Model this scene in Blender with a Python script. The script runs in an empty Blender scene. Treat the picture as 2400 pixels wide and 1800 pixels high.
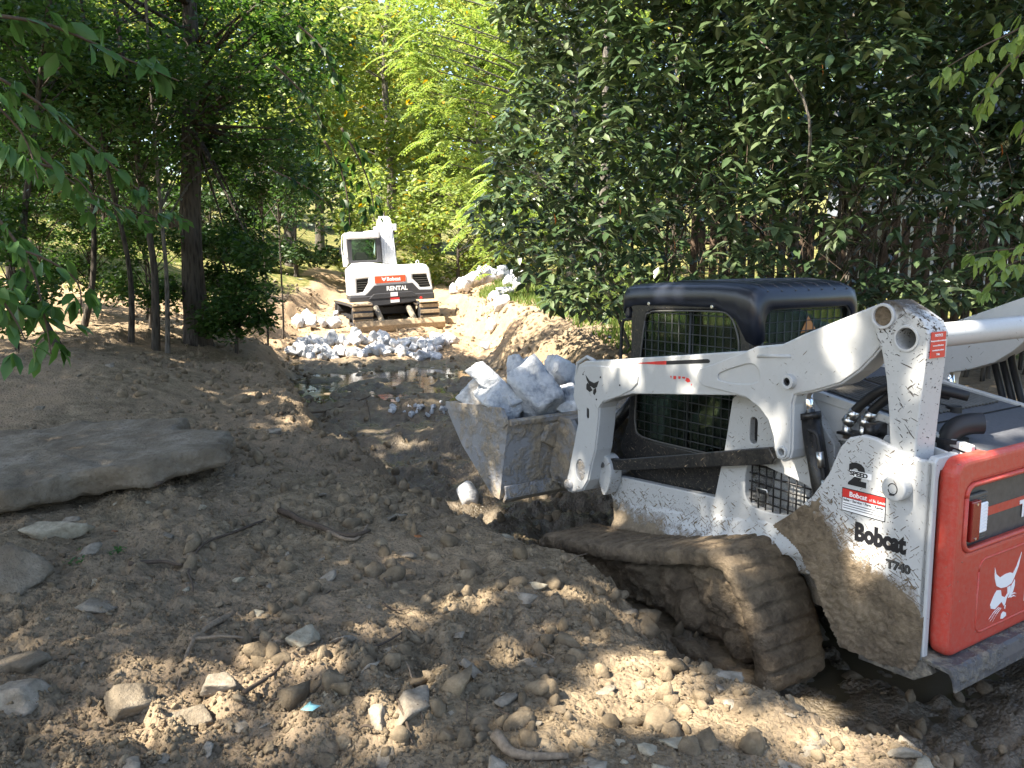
import bpy, bmesh, math
import numpy as np
from mathutils import Matrix, Vector
rng = np.random.default_rng(7)
sc = bpy.context.scene
COL = sc.collection
R = math.radians

# ------------------------------------------------------------------ camera, sky, sun, exposure
CAM = np.array([0., 0., 2.2]); PITCH = R(8.5)
cd = bpy.data.cameras.new('camera'); cam = bpy.data.objects.new('camera', cd); COL.objects.link(cam)
cam.location = CAM; cam.rotation_euler = (R(90) - PITCH, 0, 0)
cd.sensor_width = 36; cd.lens = 29.2; cd.clip_end = 600; cd.clip_start = .05
sc.camera = cam
SUN_AZ, SUN_EL = R(-118), R(52)          # azimuth from +Y towards +X
w = bpy.data.worlds.new('World'); sc.world = w; w.use_nodes = True
nt = w.node_tree; nt.nodes.clear()
sky = nt.nodes.new('ShaderNodeTexSky'); sky.sky_type = 'NISHITA'; sky.sun_disc = False
sky.dust_density = 1.8; sky.ozone_density = .5; sky.sun_elevation = SUN_EL; sky.sun_rotation = SUN_AZ
bg = nt.nodes.new('ShaderNodeBackground'); bg.inputs[1].default_value = .105
wo = nt.nodes.new('ShaderNodeOutputWorld')
nt.links.new(sky.outputs[0], bg.inputs[0]); nt.links.new(bg.outputs[0], wo.inputs[0])
sd = bpy.data.lights.new('sun', 'SUN'); sd.energy = 5.0; sd.angle = R(.53); sd.color = (1, .91, .77)
so = bpy.data.objects.new('sun', sd); COL.objects.link(so)
S = Vector((math.sin(SUN_AZ) * math.cos(SUN_EL), math.cos(SUN_AZ) * math.cos(SUN_EL), math.sin(SUN_EL)))
so.rotation_euler = S.to_track_quat('Z', 'Y').to_euler(); so.location = (-20, -10, 30)
vs = sc.view_settings
vs.view_transform = 'Standard'; vs.look = 'None'; vs.gamma = 1; vs.use_curve_mapping = False; vs.exposure = 2.25
cy = sc.cycles
cy.max_bounces = 6; cy.diffuse_bounces = 3; cy.glossy_bounces = 3; cy.transmission_bounces = 5
cy.transparent_max_bounces = 10; cy.caustics_reflective = False; cy.caustics_refractive = False
cy.use_denoising = True; cy.sample_clamp_indirect = 6

# ------------------------------------------------------------------ helpers
def tag(o, label=None, cat=None, group=None, kind=None):
    if label: o['label'] = label
    if cat: o['category'] = cat
    if group: o['group'] = group
    if kind: o['kind'] = kind
    return o
def link(name, me, mat=None, parent=None, smooth=None):
    o = bpy.data.objects.new(name, me); COL.objects.link(o)
    if mat is not None and me is not None:
        if not me.materials: me.materials.append(mat)
    if parent is not None: o.parent = parent
    return o
def empty(name, loc=(0, 0, 0), rz=0, parent=None):
    o = bpy.data.objects.new(name, None); COL.objects.link(o); o.location = loc; o.rotation_euler = (0, 0, rz)
    o.empty_display_size = .1
    if parent is not None: o.parent = parent
    return o
def mesh_np(name, v, f, smooth=False, nper=None):
    """v (n,3); f: (m,k) array with constant k or list of arrays"""
    me = bpy.data.meshes.new(name)
    v = np.asarray(v, np.float32)
    if isinstance(f, (list, tuple)) and len(f) and isinstance(f[0], np.ndarray) and f[0].ndim == 2:
        counts = np.concatenate([np.full(len(a), a.shape[1], np.int32) for a in f])
        idx = np.concatenate([a.ravel() for a in f]).astype(np.int32)
    else:
        f = np.asarray(f, np.int32); counts = np.full(len(f), f.shape[1], np.int32); idx = f.ravel()
    me.vertices.add(len(v)); me.vertices.foreach_set('co', v.ravel())
    me.loops.add(len(idx)); me.loops.foreach_set('vertex_index', idx)
    me.polygons.add(len(counts))
    st = np.concatenate([[0], np.cumsum(counts)[:-1]]).astype(np.int32)
    me.polygons.foreach_set('loop_start', st); me.polygons.foreach_set('loop_total', counts)
    if smooth: me.polygons.foreach_set('use_smooth', np.ones(len(counts), bool))
    me.update(calc_edges=True)
    return me
def rot_frames(d, roll):
    """frames with x axis along d (n,3), random roll; returns (n,3,3) columns x,y,z"""
    d = d / np.linalg.norm(d, axis=1, keepdims=True)
    a = np.where(np.abs(d[:, 2:3]) < .9, np.array([[0, 0, 1.]]), np.array([[1., 0, 0]]))
    y = np.cross(a, d); y /= np.linalg.norm(y, axis=1, keepdims=True); z = np.cross(d, y)
    c, s = np.cos(roll)[:, None], np.sin(roll)[:, None]
    return np.stack([d, y * c + z * s, -y * s + z * c], axis=2)
def scatter(tv, tf, pos, fr, scale):
    """copies of template (tv,tf) at pos with frames fr (n,3,3) and scale (n,3)"""
    n, k = len(pos), len(tv)
    v = np.einsum('nij,nkj->nki', fr, tv[None] * scale[:, None, :]) + pos[:, None, :]
    f = (tf[None] + (np.arange(n) * k)[:, None, None]).reshape(-1, tf.shape[1])
    return v.reshape(-1, 3), f
# value noise
def _h(ix, iy, iz, s):
    n = (ix * 374761393 + iy * 668265263 + iz * 2147483647 + s * 1274126177) & 0xffffffff
    n = ((n ^ (n >> 13)) * 1274126177) & 0xffffffff
    n = ((n ^ (n >> 16)) * 2246822519) & 0xffffffff
    return ((n ^ (n >> 15)) & 0xffff) / 65535.
def noise3(p, s=0):
    p = np.asarray(p, float); i = np.floor(p).astype(np.int64); f = p - i; f = f * f * (3 - 2 * f)
    r = 0
    for dx in (0, 1):
        for dy in (0, 1):
            for dz in (0, 1):
                wgt = (f[..., 0] if dx else 1 - f[..., 0]) * (f[..., 1] if dy else 1 - f[..., 1]) * (f[..., 2] if dz else 1 - f[..., 2])
                r = r + wgt * _h(i[..., 0] + dx, i[..., 1] + dy, i[..., 2] + dz, s)
    return r * 2 - 1
def noise2(x, y, s=0):
    ix = np.floor(x).astype(np.int64); iy = np.floor(y).astype(np.int64); fx = x - ix; fy = y - iy
    fx = fx * fx * (3 - 2 * fx); fy = fy * fy * (3 - 2 * fy)
    z = np.zeros_like(ix)
    return ((_h(ix, iy, z, s) * (1 - fx) + _h(ix + 1, iy, z, s) * fx) * (1 - fy) + (_h(ix, iy + 1, z, s) * (1 - fx) + _h(ix + 1, iy + 1, z, s) * fx) * fy) * 2 - 1
def fbm3(p, oct=4, s=0, lac=2.1, gain=.5):
    r = 0; a = 1.
    for k in range(oct): r = r + a * noise3(p * lac ** k + 17.3 * k, s + k); a *= gain
    return r
def ss(a, b, x):
    t = np.clip((x - a) / (b - a), 0, 1); return t * t * (3 - 2 * t)
_ico = {}
def ico(n):
    if n not in _ico:
        bm = bmesh.new(); bmesh.ops.create_icosphere(bm, subdivisions=n, radius=1)
        _ico[n] = (np.array([v.co[:] for v in bm.verts]), np.array([[v.index for v in f.verts] for f in bm.faces])); bm.free()
    return _ico[n]
def rock_shape(sub, seed, planes=14, dmin=.55, dmax=.85, rough=.06, squash=(1, 1, 1)):
    """broken stone: a convex body bounded by random planes, then chipped by noise"""
    r = np.random.default_rng(seed); v, f = ico(sub); ax = np.linalg.qr(r.normal(size=(3, 3)))[0]
    n = np.concatenate([ax, -ax, r.normal(size=(max(2, planes - 6), 3))]); n[:6] += r.normal(size=(6, 3)) * .22; n /= np.linalg.norm(n, axis=1, keepdims=True)
    d = r.uniform(dmin, dmax, len(n)); d[6:] += .08; c = v @ n.T; rad = np.where(c > .05, d / np.maximum(c, .05), 9).min(1).clip(.2, 1.2)
    p = v * rad[:, None]; p = p + v * (rough * .6 * fbm3(p * 3.5 + seed * 7.1, 5, seed) + rough * .35 * fbm3(p * 11 + seed, 3, seed + 3))[:, None]
    return p * np.array(squash), f
def tube(pts, rad, seg=10, cap=True):
    """tube mesh through pts; rad scalar or list. returns v,f lists"""
    pts = np.asarray(pts, float); n = len(pts); rad = np.broadcast_to(np.asarray(rad, float), (n,))
    t = np.gradient(pts, axis=0); t /= np.linalg.norm(t, axis=1, keepdims=True) + 1e-9
    a = np.array([0, 0, 1.]) if abs(t[0, 2]) < .9 else np.array([1., 0, 0])
    nrm = np.cross(t[0], a); nrm /= np.linalg.norm(nrm); vs_ = []
    for i in range(n):
        nrm = nrm - t[i] * (nrm @ t[i]); nrm /= np.linalg.norm(nrm); b = np.cross(t[i], nrm)
        an = np.arange(seg) * 2 * np.pi / seg
        vs_.append(pts[i] + rad[i] * (np.cos(an)[:, None] * nrm + np.sin(an)[:, None] * b))
    v = np.concatenate(vs_)
    i, j = np.meshgrid(np.arange(n - 1), np.arange(seg), indexing='ij'); i = i.ravel(); j = j.ravel(); k = (j + 1) % seg
    q = np.stack([i * seg + j, i * seg + k, (i + 1) * seg + k, (i + 1) * seg + j], 1)
    fs = [q]
    if cap:
        v = np.concatenate([v, pts[:1], pts[-1:]]); c0 = n * seg; j = np.arange(seg); k = (j + 1) % seg
        fs.append(np.concatenate([np.stack([np.full(seg, c0), k, j], 1), np.stack([np.full(seg, c0 + 1), (n - 1) * seg + j, (n - 1) * seg + k], 1)]))
    return v, fs
class MB:
    """collects pieces of one mesh"""
    def __init__(s): s.v = []; s.f = {}; s.n = 0
    def add(s, v, f):
        if not isinstance(f, (list, tuple)): f = [f]
        for a in f:
            a = np.asarray(a); s.f.setdefault(a.shape[1], []).append(a + s.n)
        s.v.append(np.asarray(v, float)); s.n += len(v); return s
    def tube(s, pts, rad, seg=10, cap=True): return s.add(*tube(pts, rad, seg, cap))
    def box(s, x0, x1, y0, y1, z0, z1):
        v = np.array([(x, y, z) for x in (x0, x1) for y in (y0, y1) for z in (z0, z1)], float)
        return s.add(v, np.array([(0, 1, 3, 2), (4, 6, 7, 5), (0, 4, 5, 1), (2, 3, 7, 6), (0, 2, 6, 4), (1, 5, 7, 3)]))
    def build(s, name, mat, parent=None, smooth=False, bevel=0, seg=2):
        me = mesh_np(name, np.concatenate(s.v), [np.concatenate(a) for a in s.f.values()], smooth)
        o = link(name, me, mat, parent)
        if bevel: bev(o, bevel, seg)
        return o
def bev(o, wd, seg=2, ang=35):
    m = o.modifiers.new('bevel', 'BEVEL'); m.width = wd; m.segments = seg; m.limit_method = 'ANGLE'; m.angle_limit = R(ang)
    m.harden_normals = False
    for p in o.data.polygons: p.use_smooth = False
    return o
def spline(pts, n=6, closed=True):
    p = np.asarray(pts, float); N = len(p); out = []
    for i in range(N if closed else N - 1):
        if closed: a, b, c, d = p[(i - 1) % N], p[i], p[(i + 1) % N], p[(i + 2) % N]
        else: a, b, c, d = p[max(i - 1, 0)], p[i], p[i + 1], p[min(i + 2, N - 1)]
        for k in range(n):
            t = k / n
            out.append(.5 * ((2 * b) + (-a + c) * t + (2 * a - 5 * b + 4 * c - d) * t * t + (-a + 3 * b - 3 * c + d) * t ** 3))
    if not closed: out.append(p[-1])
    return np.array(out)
def circ(cx, cz, r, n=24, rz=None):
    a = np.arange(n) * 2 * np.pi / n; return np.stack([cx + r * np.cos(a), cz + (rz or r) * np.sin(a)], 1)
def capsule(cx, cz, hw, hh, n=8):
    """rounded slot, rounded ends along the longer axis"""
    r = min(hw, hh); L = max(hw, hh) - r; a = np.linspace(0, np.pi, n)
    p = np.concatenate([np.stack([r * np.cos(a), L + r * np.sin(a)], 1), np.stack([-r * np.cos(a), -L - r * np.sin(a)], 1)])
    if hw > hh: p = p[:, ::-1]
    return p + np.array([cx, cz])
def rrect(x0, x1, z0, z1, r, n=5):
    out = []
    for cx, cz, a0 in ((x1 - r, z1 - r, 0), (x0 + r, z1 - r, 90), (x0 + r, z0 + r, 180), (x1 - r, z0 + r, 270)):
        for k in range(n + 1):
            a = R(a0 + 90 * k / n); out.append((cx + r * math.cos(a), cz + r * math.sin(a)))
    return np.array(out)
def plate(name, outer, d0, d1, mat, parent=None, holes=(), axis='y', bevel=.004, seg=2, smooth=False):
    """polygon (with holes) in a plane, extruded from d0 to d1 along axis. axis y: pts=(x,z); x: pts=(y,z); z: pts=(x,y)"""
    bm = bmesh.new(); edges = []
    def P(a, b, d):
        return (a, d, b) if axis == 'y' else ((d, a, b) if axis == 'x' else (a, b, d))
    for lp in [outer] + list(holes):
        vs_ = [bm.verts.new(P(a, b, d0)) for a, b in lp]
        for i in range(len(vs_)): edges.append(bm.edges.new((vs_[i], vs_[(i + 1) % len(vs_)])))
    bmesh.ops.triangle_fill(bm, use_beauty=True, use_dissolve=False, edges=edges)
    fs = list(bm.faces)
    if not holes:
        pass
    ret = bmesh.ops.extrude_face_region(bm, geom=fs)
    dv = [g for g in ret['geom'] if isinstance(g, bmesh.types.BMVert)]
    off = {'y': (0, d1 - d0, 0), 'x': (d1 - d0, 0, 0), 'z': (0, 0, d1 - d0)}[axis]
    bmesh.ops.translate(bm, verts=dv, vec=off)
    bmesh.ops.recalc_face_normals(bm, faces=list(bm.faces))
    bmesh.ops.dissolve_limit(bm, angle_limit=R(1), verts=list(bm.verts), edges=list(bm.edges))
    me = bpy.data.meshes.new(name); bm.to_mesh(me); bm.free()
    o = link(name, me, mat, parent)
    if bevel: bev(o, bevel, seg)
    return o
def text_mesh(name, body, mat, parent, size, M, ext=.0008, bold=0., shear=0., sx=1., align='LEFT'):
    c = bpy.data.curves.new(name, 'FONT'); c.body = body; c.size = size; c.extrude = ext; c.offset = bold; c.shear = shear
    c.align_x = align; c.resolution_u = 3
    o = bpy.data.objects.new(name, c); COL.objects.link(o)
    dg = bpy.context.evaluated_depsgraph_get(); me = bpy.data.meshes.new_from_object(o.evaluated_get(dg))
    bpy.data.objects.remove(o); bpy.data.curves.remove(c)
    me.transform(Matrix.Diagonal((sx, 1, 1, 1))); me.materials.clear()
    o = link(name, me, mat, parent); o.matrix_local = M
    return o
def frame_m(x, y, z, o):
    m = Matrix.Identity(4)
    for i, a in enumerate((x, y, z)):
        for k in range(3): m[k][i] = a[k]
    for k in range(3): m[k][3] = o[k]
    return m

# ------------------------------------------------------------------ materials
def newmat(name):
    m = bpy.data.materials.new(name); m.use_nodes = True; m.node_tree.nodes.clear(); return m
class NT:
    def __init__(s, name): s.m = newmat(name); s.t = s.m.node_tree; s.o = s.n('OutputMaterial')
    def n(s, typ, **kw):
        nd = s.t.nodes.new('ShaderNode' + typ)
        for k, v in kw.items(): setattr(nd, k, v)
        return nd
    def l(s, a, b): s.t.links.new(a, b)
    def set(s, sock, v):
        if hasattr(v, 'is_linked') or hasattr(v, 'links'): s.l(v, sock)
        else: sock.default_value = v if not (isinstance(v, (tuple, list)) and len(v) == 3 and sock.type == 'RGBA') else (*v, 1)
    def noise(s, scale, detail=4, rough=.55, vec=None, dim='3D', out=0):
        n = s.n('TexNoise'); n.inputs['Scale'].default_value = scale; n.inputs['Detail'].default_value = detail; n.inputs['Roughness'].default_value = rough
        if vec is not None: s.l(vec, n.inputs['Vector'])
        return n.outputs[out]
    def vor(s, scale, vec=None, feat='F1', rnd=1., out='Distance'):
        n = s.n('TexVoronoi', feature=feat); n.inputs['Scale'].default_value = scale; n.inputs['Randomness'].default_value = rnd
        if vec is not None: s.l(vec, n.inputs['Vector'])
        return n.outputs[out]
    def coord(s, which='Object'): return s.n('TexCoord').outputs[which]
    def mapping(s, vec, scale=(1, 1, 1), rot=(0, 0, 0), loc=(0, 0, 0)):
        n = s.n('Mapping'); s.l(vec, n.inputs[0]); n.inputs['Scale'].default_value = scale; n.inputs['Rotation'].default_value = rot; n.inputs['Location'].default_value = loc
        return n.outputs[0]
    def ramp(s, fac, stops, interp='LINEAR'):
        n = s.n('ValToRGB'); n.color_ramp.interpolation = interp; e = n.color_ramp.elements
        while len(e) < len(stops): e.new(.5)
        for k, (p, c) in enumerate(stops):
            e[k].position = p; e[k].color = (c, c, c, 1) if not isinstance(c, (tuple, list)) else (*c, 1)
        s.l(fac, n.inputs[0]); return n.outputs[0]
    def mix(s, fac, a, b, mode='MIX'):
        n = s.n('Mix', data_type='RGBA', blend_type=mode); s.set(n.inputs[0], fac); s.set(n.inputs[6], a); s.set(n.inputs[7], b); return n.outputs[2]
    def math(s, op, a, b=None, c=None, clamp=False):
        n = s.n('Math', operation=op, use_clamp=clamp); s.set(n.inputs[0], a)
        if b is not None: s.set(n.inputs[1], b)
        if c is not None: s.set(n.inputs[2], c)
        return n.outputs[0]
    def sep(s, vec):
        n = s.n('SeparateXYZ'); s.l(vec, n.inputs[0]); return n.outputs
    def bump(s, h, strength=.5, dist=.01, nrm=None):
        n = s.n('Bump'); s.l(h, n.inputs['Height']); n.inputs['Strength'].default_value = strength; n.inputs['Distance'].default_value = dist
        if nrm is not None: s.l(nrm, n.inputs['Normal'])
        return n.outputs[0]
    def bsdf(s, col, rough=.5, metal=0., nrm=None, spec=.5, **kw):
        b = s.n('BsdfPrincipled'); s.set(b.inputs['Base Color'], col); s.set(b.inputs['Roughness'], rough); s.set(b.inputs['Metallic'], metal)
        s.set(b.inputs['Specular IOR Level'], spec)
        if nrm is not None: s.l(nrm, b.inputs['Normal'])
        for k, v in kw.items(): s.set(b.inputs[k], v)
        return b.outputs[0]
    def out(s, sh): s.l(sh, s.o.inputs[0]); return s.m
MUD = (.155, .112, .07); MUDD = (.075, .056, .037); DIRT = (.21, .158, .105)

def mat_soil():
    t = NT('soil'); g = t.n('NewGeometry'); p = g.outputs['Position']; x, y, z = t.sep(p)
    n1 = t.noise(.9, 5, .6, p); n2 = t.noise(9, 6, .65, p); n3 = t.noise(75, 5, .75, p); v = t.vor(45, p); v2 = t.vor(110, p)
    col = t.ramp(n2, [(.25, (.08, .061, .039)), (.43, (.17, .131, .083)), (.6, (.265, .207, .134)), (.8, (.37, .297, .198))])
    col = t.mix(t.ramp(n1, [(.4, 0), (.62, 1)]), col, t.mix(n2, (.17, .136, .096), (.32, .235, .15)))
    # tan sandy subsoil further along the cut
    far = t.ramp(t.math('MULTIPLY_ADD', t.math('ADD', y, t.math('MULTIPLY', n1, 5)), .04, -.04), [(.62, 0), (.74, 1)])
    col = t.mix(t.math('MULTIPLY', far, .75), col, t.mix(n2, (.3, .2, .115), (.42, .31, .2)))
    # wet floor of the cut
    wet = t.math('MULTIPLY', t.ramp(t.math('ADD', z, t.math('MULTIPLY', n1, .22)), [(.28, 1), (.5, 0)]), t.ramp(t.math('MULTIPLY', y, .05), [(.82, 1), (.88, 0)]))
    col = t.mix(t.math('MULTIPLY', wet, .9), col, t.mix(n2, (.045, .036, .024), (.2, .16, .108)))
    stone = t.ramp(t.vor(75, p, out='Color'), [(.93, 0), (.97, 1)])
    col = t.mix(t.math('MULTIPLY', stone, .35), col, (.4, .37, .31))
    # grass and leaf litter away from the digging, along the banks
    ga = t.n('Attribute', attribute_name='grass'); gm = t.math('ADD', ga.outputs['Fac'], t.math('MULTIPLY', t.math('SUBTRACT', n2, .5), .8))
    grs = t.ramp(t.noise(3.5, 6, .7, p), [(.3, (.05, .075, .02)), (.48, (.11, .12, .035)), (.6, (.24, .2, .08)), (.75, (.3, .25, .12))])
    col = t.mix(t.ramp(gm, [(.4, 0), (.6, 1)]), col, grs)
    h = t.math('SUBTRACT', t.math('MULTIPLY', n3, .45), t.math('MULTIPLY', v, .7)); h = t.math('ADD', h, t.math('MULTIPLY', n2, 1.3)); h = t.math('SUBTRACT', h, t.math('MULTIPLY', v2, .15))
    rough = t.math('MULTIPLY_ADD', t.math('MULTIPLY', wet, t.ramp(t.noise(4, 4, .6, p), [(.4, .45), (.6, 1)])), -.72, .95)
    return t.out(t.bsdf(col, rough, nrm=t.bump(h, .9, .02), spec=t.math('MULTIPLY_ADD', wet, .35, .15)))
def mat_clod(name, a, b, c, scale=14):
    t = NT(name); p = t.n('NewGeometry'); n = t.noise(scale, 6, .65, p.outputs['Position']); rnd = p.outputs['Random Per Island']
    obr = t.n('ObjectInfo').outputs['Random']
    col = t.ramp(n, [(.3, a), (.5, b), (.72, c)])
    k = t.math('MULTIPLY_ADD', t.math('FRACT', t.math('ADD', rnd, obr)), .45, .78)
    hs = t.n('HueSaturation'); t.l(col, hs.inputs['Color']); t.l(k, hs.inputs['Value'])
    return t.out(t.bsdf(hs.outputs[0], .92, nrm=t.bump(t.noise(70, 5, .7, p.outputs['Position']), .8, .012), spec=.2))
def mat_limestone():
    t = NT('limestone'); c = t.coord('Object'); p = t.n('NewGeometry').outputs['Position']
    n = t.noise(9, 7, .7, p); n2 = t.noise(42, 5, .7, p); v = t.vor(9, t.mapping(p, (1, 1, 2.5)), 'DISTANCE_TO_EDGE')
    col = t.ramp(n, [(.3, (.22, .24, .27)), (.43, (.44, .46, .49)), (.55, (.64, .65, .66)), (.75, (.76, .755, .74))])
    col = t.mix(t.ramp(n2, [(.6, 0), (.75, .5)]), col, (.24, .25, .28))
    ob = t.n('ObjectInfo').outputs['Random']
    tan = t.ramp(t.math('ADD', t.noise(6, 5, .65, p), t.math('MULTIPLY_ADD', ob, .25, -.14)), [(.6, 0), (.76, .55)])
    col = t.mix(tan, col, t.mix(n2, (.3, .23, .15), (.5, .4, .28)))
    hs = t.n('HueSaturation'); t.l(col, hs.inputs['Color']); t.l(t.math('MULTIPLY_ADD', ob, .3, .85), hs.inputs['Value']); col = hs.outputs[0]
    h = t.math('ADD', t.math('MULTIPLY', n2, .6), t.math('MULTIPLY', n, 1.5))
    return t.out(t.bsdf(col, .85, nrm=t.bump(h, .9, .03), spec=.25))
def mat_slab():
    t = NT('muddy_stone'); p = t.n('NewGeometry').outputs['Position']
    n = t.noise(3.2, 7, .66, p); n2 = t.noise(22, 6, .7, p)
    col = t.ramp(n, [(.3, (.11, .087, .06)), (.48, (.18, .148, .106)), (.6, (.24, .205, .155)), (.78, (.35, .31, .25))])
    col = t.mix(t.ramp(n2, [(.5, 0), (.7, .6)]), col, (.1, .08, .058))
    return t.out(t.bsdf(col, .9, nrm=t.bump(t.math('ADD', n2, t.math('MULTIPLY', n, 2)), .9, .025), spec=.2))
def leaf_mat(name, c0, c1, c2, trans=.35, rough=.45, yellow=.0):
    t = NT(name); g = t.n('NewGeometry'); r = g.outputs['Random Per Island']; p = g.outputs['Position']
    o = t.n('ObjectInfo').outputs['Random']; r = t.math('FRACT', t.math('ADD', r, o))
    n = t.noise(1.1, 3, .5, p)
    col = t.ramp(t.math('MULTIPLY_ADD', n, .5, t.math('MULTIPLY', r, .5)), [(.2, c0), (.5, c1), (.85, c2)])
    if yellow: col = t.mix(t.math('GREATER_THAN', r, 1 - yellow), col, (.4, .28, .03))
    d = t.bsdf(col, rough, spec=.35)
    tr = t.n('BsdfTranslucent'); hs = t.n('HueSaturation'); hs.inputs['Saturation'].default_value = 1.15; hs.inputs['Value'].default_value = 1.3; hs.inputs['Hue'].default_value = .485
    t.l(col, hs.inputs['Color']); t.l(hs.outputs[0], tr.inputs[0])
    mx = t.n('MixShader'); mx.inputs[0].default_value = trans; t.l(d, mx.inputs[1]); t.l(tr.outputs[0], mx.inputs[2])
    return t.out(mx.outputs[0])
def mat_bark(name, a, b, sc_=22):
    t = NT(name); c = t.coord('Object'); m = t.mapping(c, (sc_, sc_, sc_ * .16)); n = t.noise(1, 5, .7, m); v = t.vor(1.3, m)
    h = t.math('ADD', n, t.math('MULTIPLY', v, .8))
    return t.out(t.bsdf(t.ramp(h, [(.45, a), (1.0, b)]), .95, nrm=t.bump(h, 1., .03), spec=.15))
def mat_plain(name, col, rough=.5, metal=0, bumps=0, bscale=40, spec=.5, var=.0):
    t = NT(name); c = col
    n = t.noise(bscale, 5, .6, t.coord('Object'))
    if var: c = t.mix(t.ramp(n, [(.35, 0), (.7, 1)]), col, tuple(k * (1 - var) for k in col))
    return t.out(t.bsdf(c, rough, metal, nrm=t.bump(n, bumps, .003) if bumps else None, spec=spec))
def mat_paint(name, col, z_lo, z_hi, splat=.5, rough=.38, base_mud=0., mud=MUD, slant=0., dots=1., film=.12):
    """painted steel with mud: caked below z_lo, fading to flung streaks and specks by z_hi (object-space height)"""
    t = NT(name); c = t.coord('Object'); x, y, z = t.sep(c)
    big = t.noise(4.5, 6, .65, c); fine = t.noise(50, 5, .7, c); med = t.noise(16, 5, .65, c)
    zz = t.math('MULTIPLY_ADD', t.math('ADD', x, 1.1), -slant, z)
    lo = t.n('MapRange'); lo.inputs[1].default_value = z_lo; lo.inputs[2].default_value = z_hi; lo.inputs[3].default_value = 1; lo.inputs[4].default_value = 0; t.l(zz, lo.inputs[0])
    grad = lo.outputs[0]; st = None
    for k, (ang, off) in enumerate(((48, 0), (20, 3.1), (-42, 7.7))):
        m = t.mapping(t.mapping(c, (1, 1, 1), (0, R(ang), 0), (off, off, off)), (17, 40, 135)); s_ = t.noise(1, 1, .4, m); st = s_ if st is None else t.math('MAXIMUM', st, s_)
    dt = t.vor(60, c); dt2 = t.vor(27, c)
    amt = t.math('MULTIPLY', t.math('ADD', t.math('MULTIPLY', grad, .17), t.math('MULTIPLY_ADD', big, .24, -.04)), splat)
    streak = t.ramp(t.math('ADD', st, amt), [(.80, 0), (.825, 1)])
    dsum = t.math('MULTIPLY', amt, dots)
    dm = t.math('MAXIMUM', t.ramp(t.math('SUBTRACT', dt, dsum), [(.0, 1), (.05, 0)]), t.ramp(t.math('SUBTRACT', dt2, t.math('MULTIPLY', dsum, .7)), [(.0, 1), (.04, 0)]))
    solid = t.ramp(t.math('ADD', t.math('MULTIPLY', grad, 1.3), t.math('ADD', t.math('MULTIPLY_ADD', big, 1., -.5), t.math('MULTIPLY_ADD', med, .7, -.35))), [(.70, 0), (.95, 1)])
    mask = t.math('MAXIMUM', t.math('MAXIMUM', streak, dm), solid)
    if base_mud: mask = t.math('MAXIMUM', mask, t.ramp(t.math('ADD', t.math('MULTIPLY', big, .7), t.math('MULTIPLY', med, .4)), [(.70 - base_mud * .5, 0), (.85 - base_mud * .5, 1)]))
    mcol = t.ramp(t.math('ADD', t.math('MULTIPLY', med, .5), t.math('MULTIPLY', fine, .5)), [(.3, tuple(k * .55 for k in mud)), (.5, mud), (.7, tuple(k * 1.6 for k in mud))])
    base = t.mix(t.ramp(fine, [(.4, 0), (.75, film)]), t.mix(t.ramp(big, [(.45, 0), (.75, .2)]), col, tuple(k * .8 for k in col)), (.3, .26, .2))
    colr = t.mix(mask, base, mcol); rg = t.math('MULTIPLY_ADD', mask, .5, rough)
    h = t.math('ADD', mask, t.math('MULTIPLY', t.math('MULTIPLY', t.math('ADD', fine, med), mask), 1.3))
    return t.out(t.bsdf(colr, rg, nrm=t.bump(h, .8, .009), spec=.45))
def mat_mud(name='packed_mud', wet=0.):
    t = NT(name); p = t.n('NewGeometry').outputs['Position']; n = t.noise(7, 6, .65, p); n2 = t.noise(40, 6, .7, p)
    col = t.ramp(t.math('ADD', t.math('MULTIPLY', n, .65), t.math('MULTIPLY', n2, .35)), [(.3, (.035, .026, .017)), (.42, (.11, .083, .054)), (.55, (.2, .152, .098)), (.72, (.3, .23, .15))])
    return t.out(t.bsdf(col, .78, nrm=t.bump(t.math('ADD', n2, t.math('MULTIPLY', n, 2)), .9, .02), spec=.3))
def mat_glass(name, tint, refl=.12):
    t = NT(name); tr = t.n('BsdfTransparent'); tr.inputs[0].default_value = (*tint, 1); gl = t.n('BsdfGlossy'); gl.inputs['Roughness'].default_value = .04
    gl.inputs[0].default_value = (.85, .95, .9, 1)
    d = t.n('BsdfDiffuse'); d.inputs[0].default_value = (.3, .27, .2, 1)
    dust = t.ramp(t.noise(30, 6, .7, t.coord('Object')), [(.55, .01), (.8, .12)])
    fr = t.n('Fresnel'); fr.inputs[0].default_value = 1.5
    m1 = t.n('MixShader'); t.l(t.math('MULTIPLY', fr.outputs[0], refl * 6), m1.inputs[0]); t.l(tr.outputs[0], m1.inputs[1]); t.l(gl.outputs[0], m1.inputs[2])
    m2 = t.n('MixShader'); t.l(dust, m2.inputs[0]); t.l(m1.outputs[0], m2.inputs[1]); t.l(d.outputs[0], m2.inputs[2])
    return t.out(m2.outputs[0])
M = {}
M['soil'] = mat_soil()
M['clod'] = mat_clod('clods', (.105, .081, .052), (.178, .137, .088), (.29, .229, .15))
M['stone'] = mat_clod('field_stone', (.14, .118, .088), (.23, .198, .152), (.34, .3, .24), 20)
M['palestone'] = mat_clod('pale_stone', (.21, .178, .125), (.31, .272, .198), (.42, .378, .285), 25)
M['limestone'] = mat_limestone(); M['slab'] = mat_slab()
M['mud'] = mat_mud()
M['white'] = mat_paint('white_paint', (.45, .455, .45), -.6, .55, .3)
M['white_link'] = mat_paint('white_link_greasy', (.45, .455, .45), 2.12, 1.72, .75, mud=(.07, .058, .046))
M['white_side'] = mat_paint('white_paint_muddy', (.46, .465, .46), .55, 1.02, 1.0, slant=.42, mud=(.17, .128, .082))
M['white_low'] = mat_paint('white_paint_spotted', (.43, .435, .43), .40, .76, .8, dots=1.0, mud=(.19, .15, .1))
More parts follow.
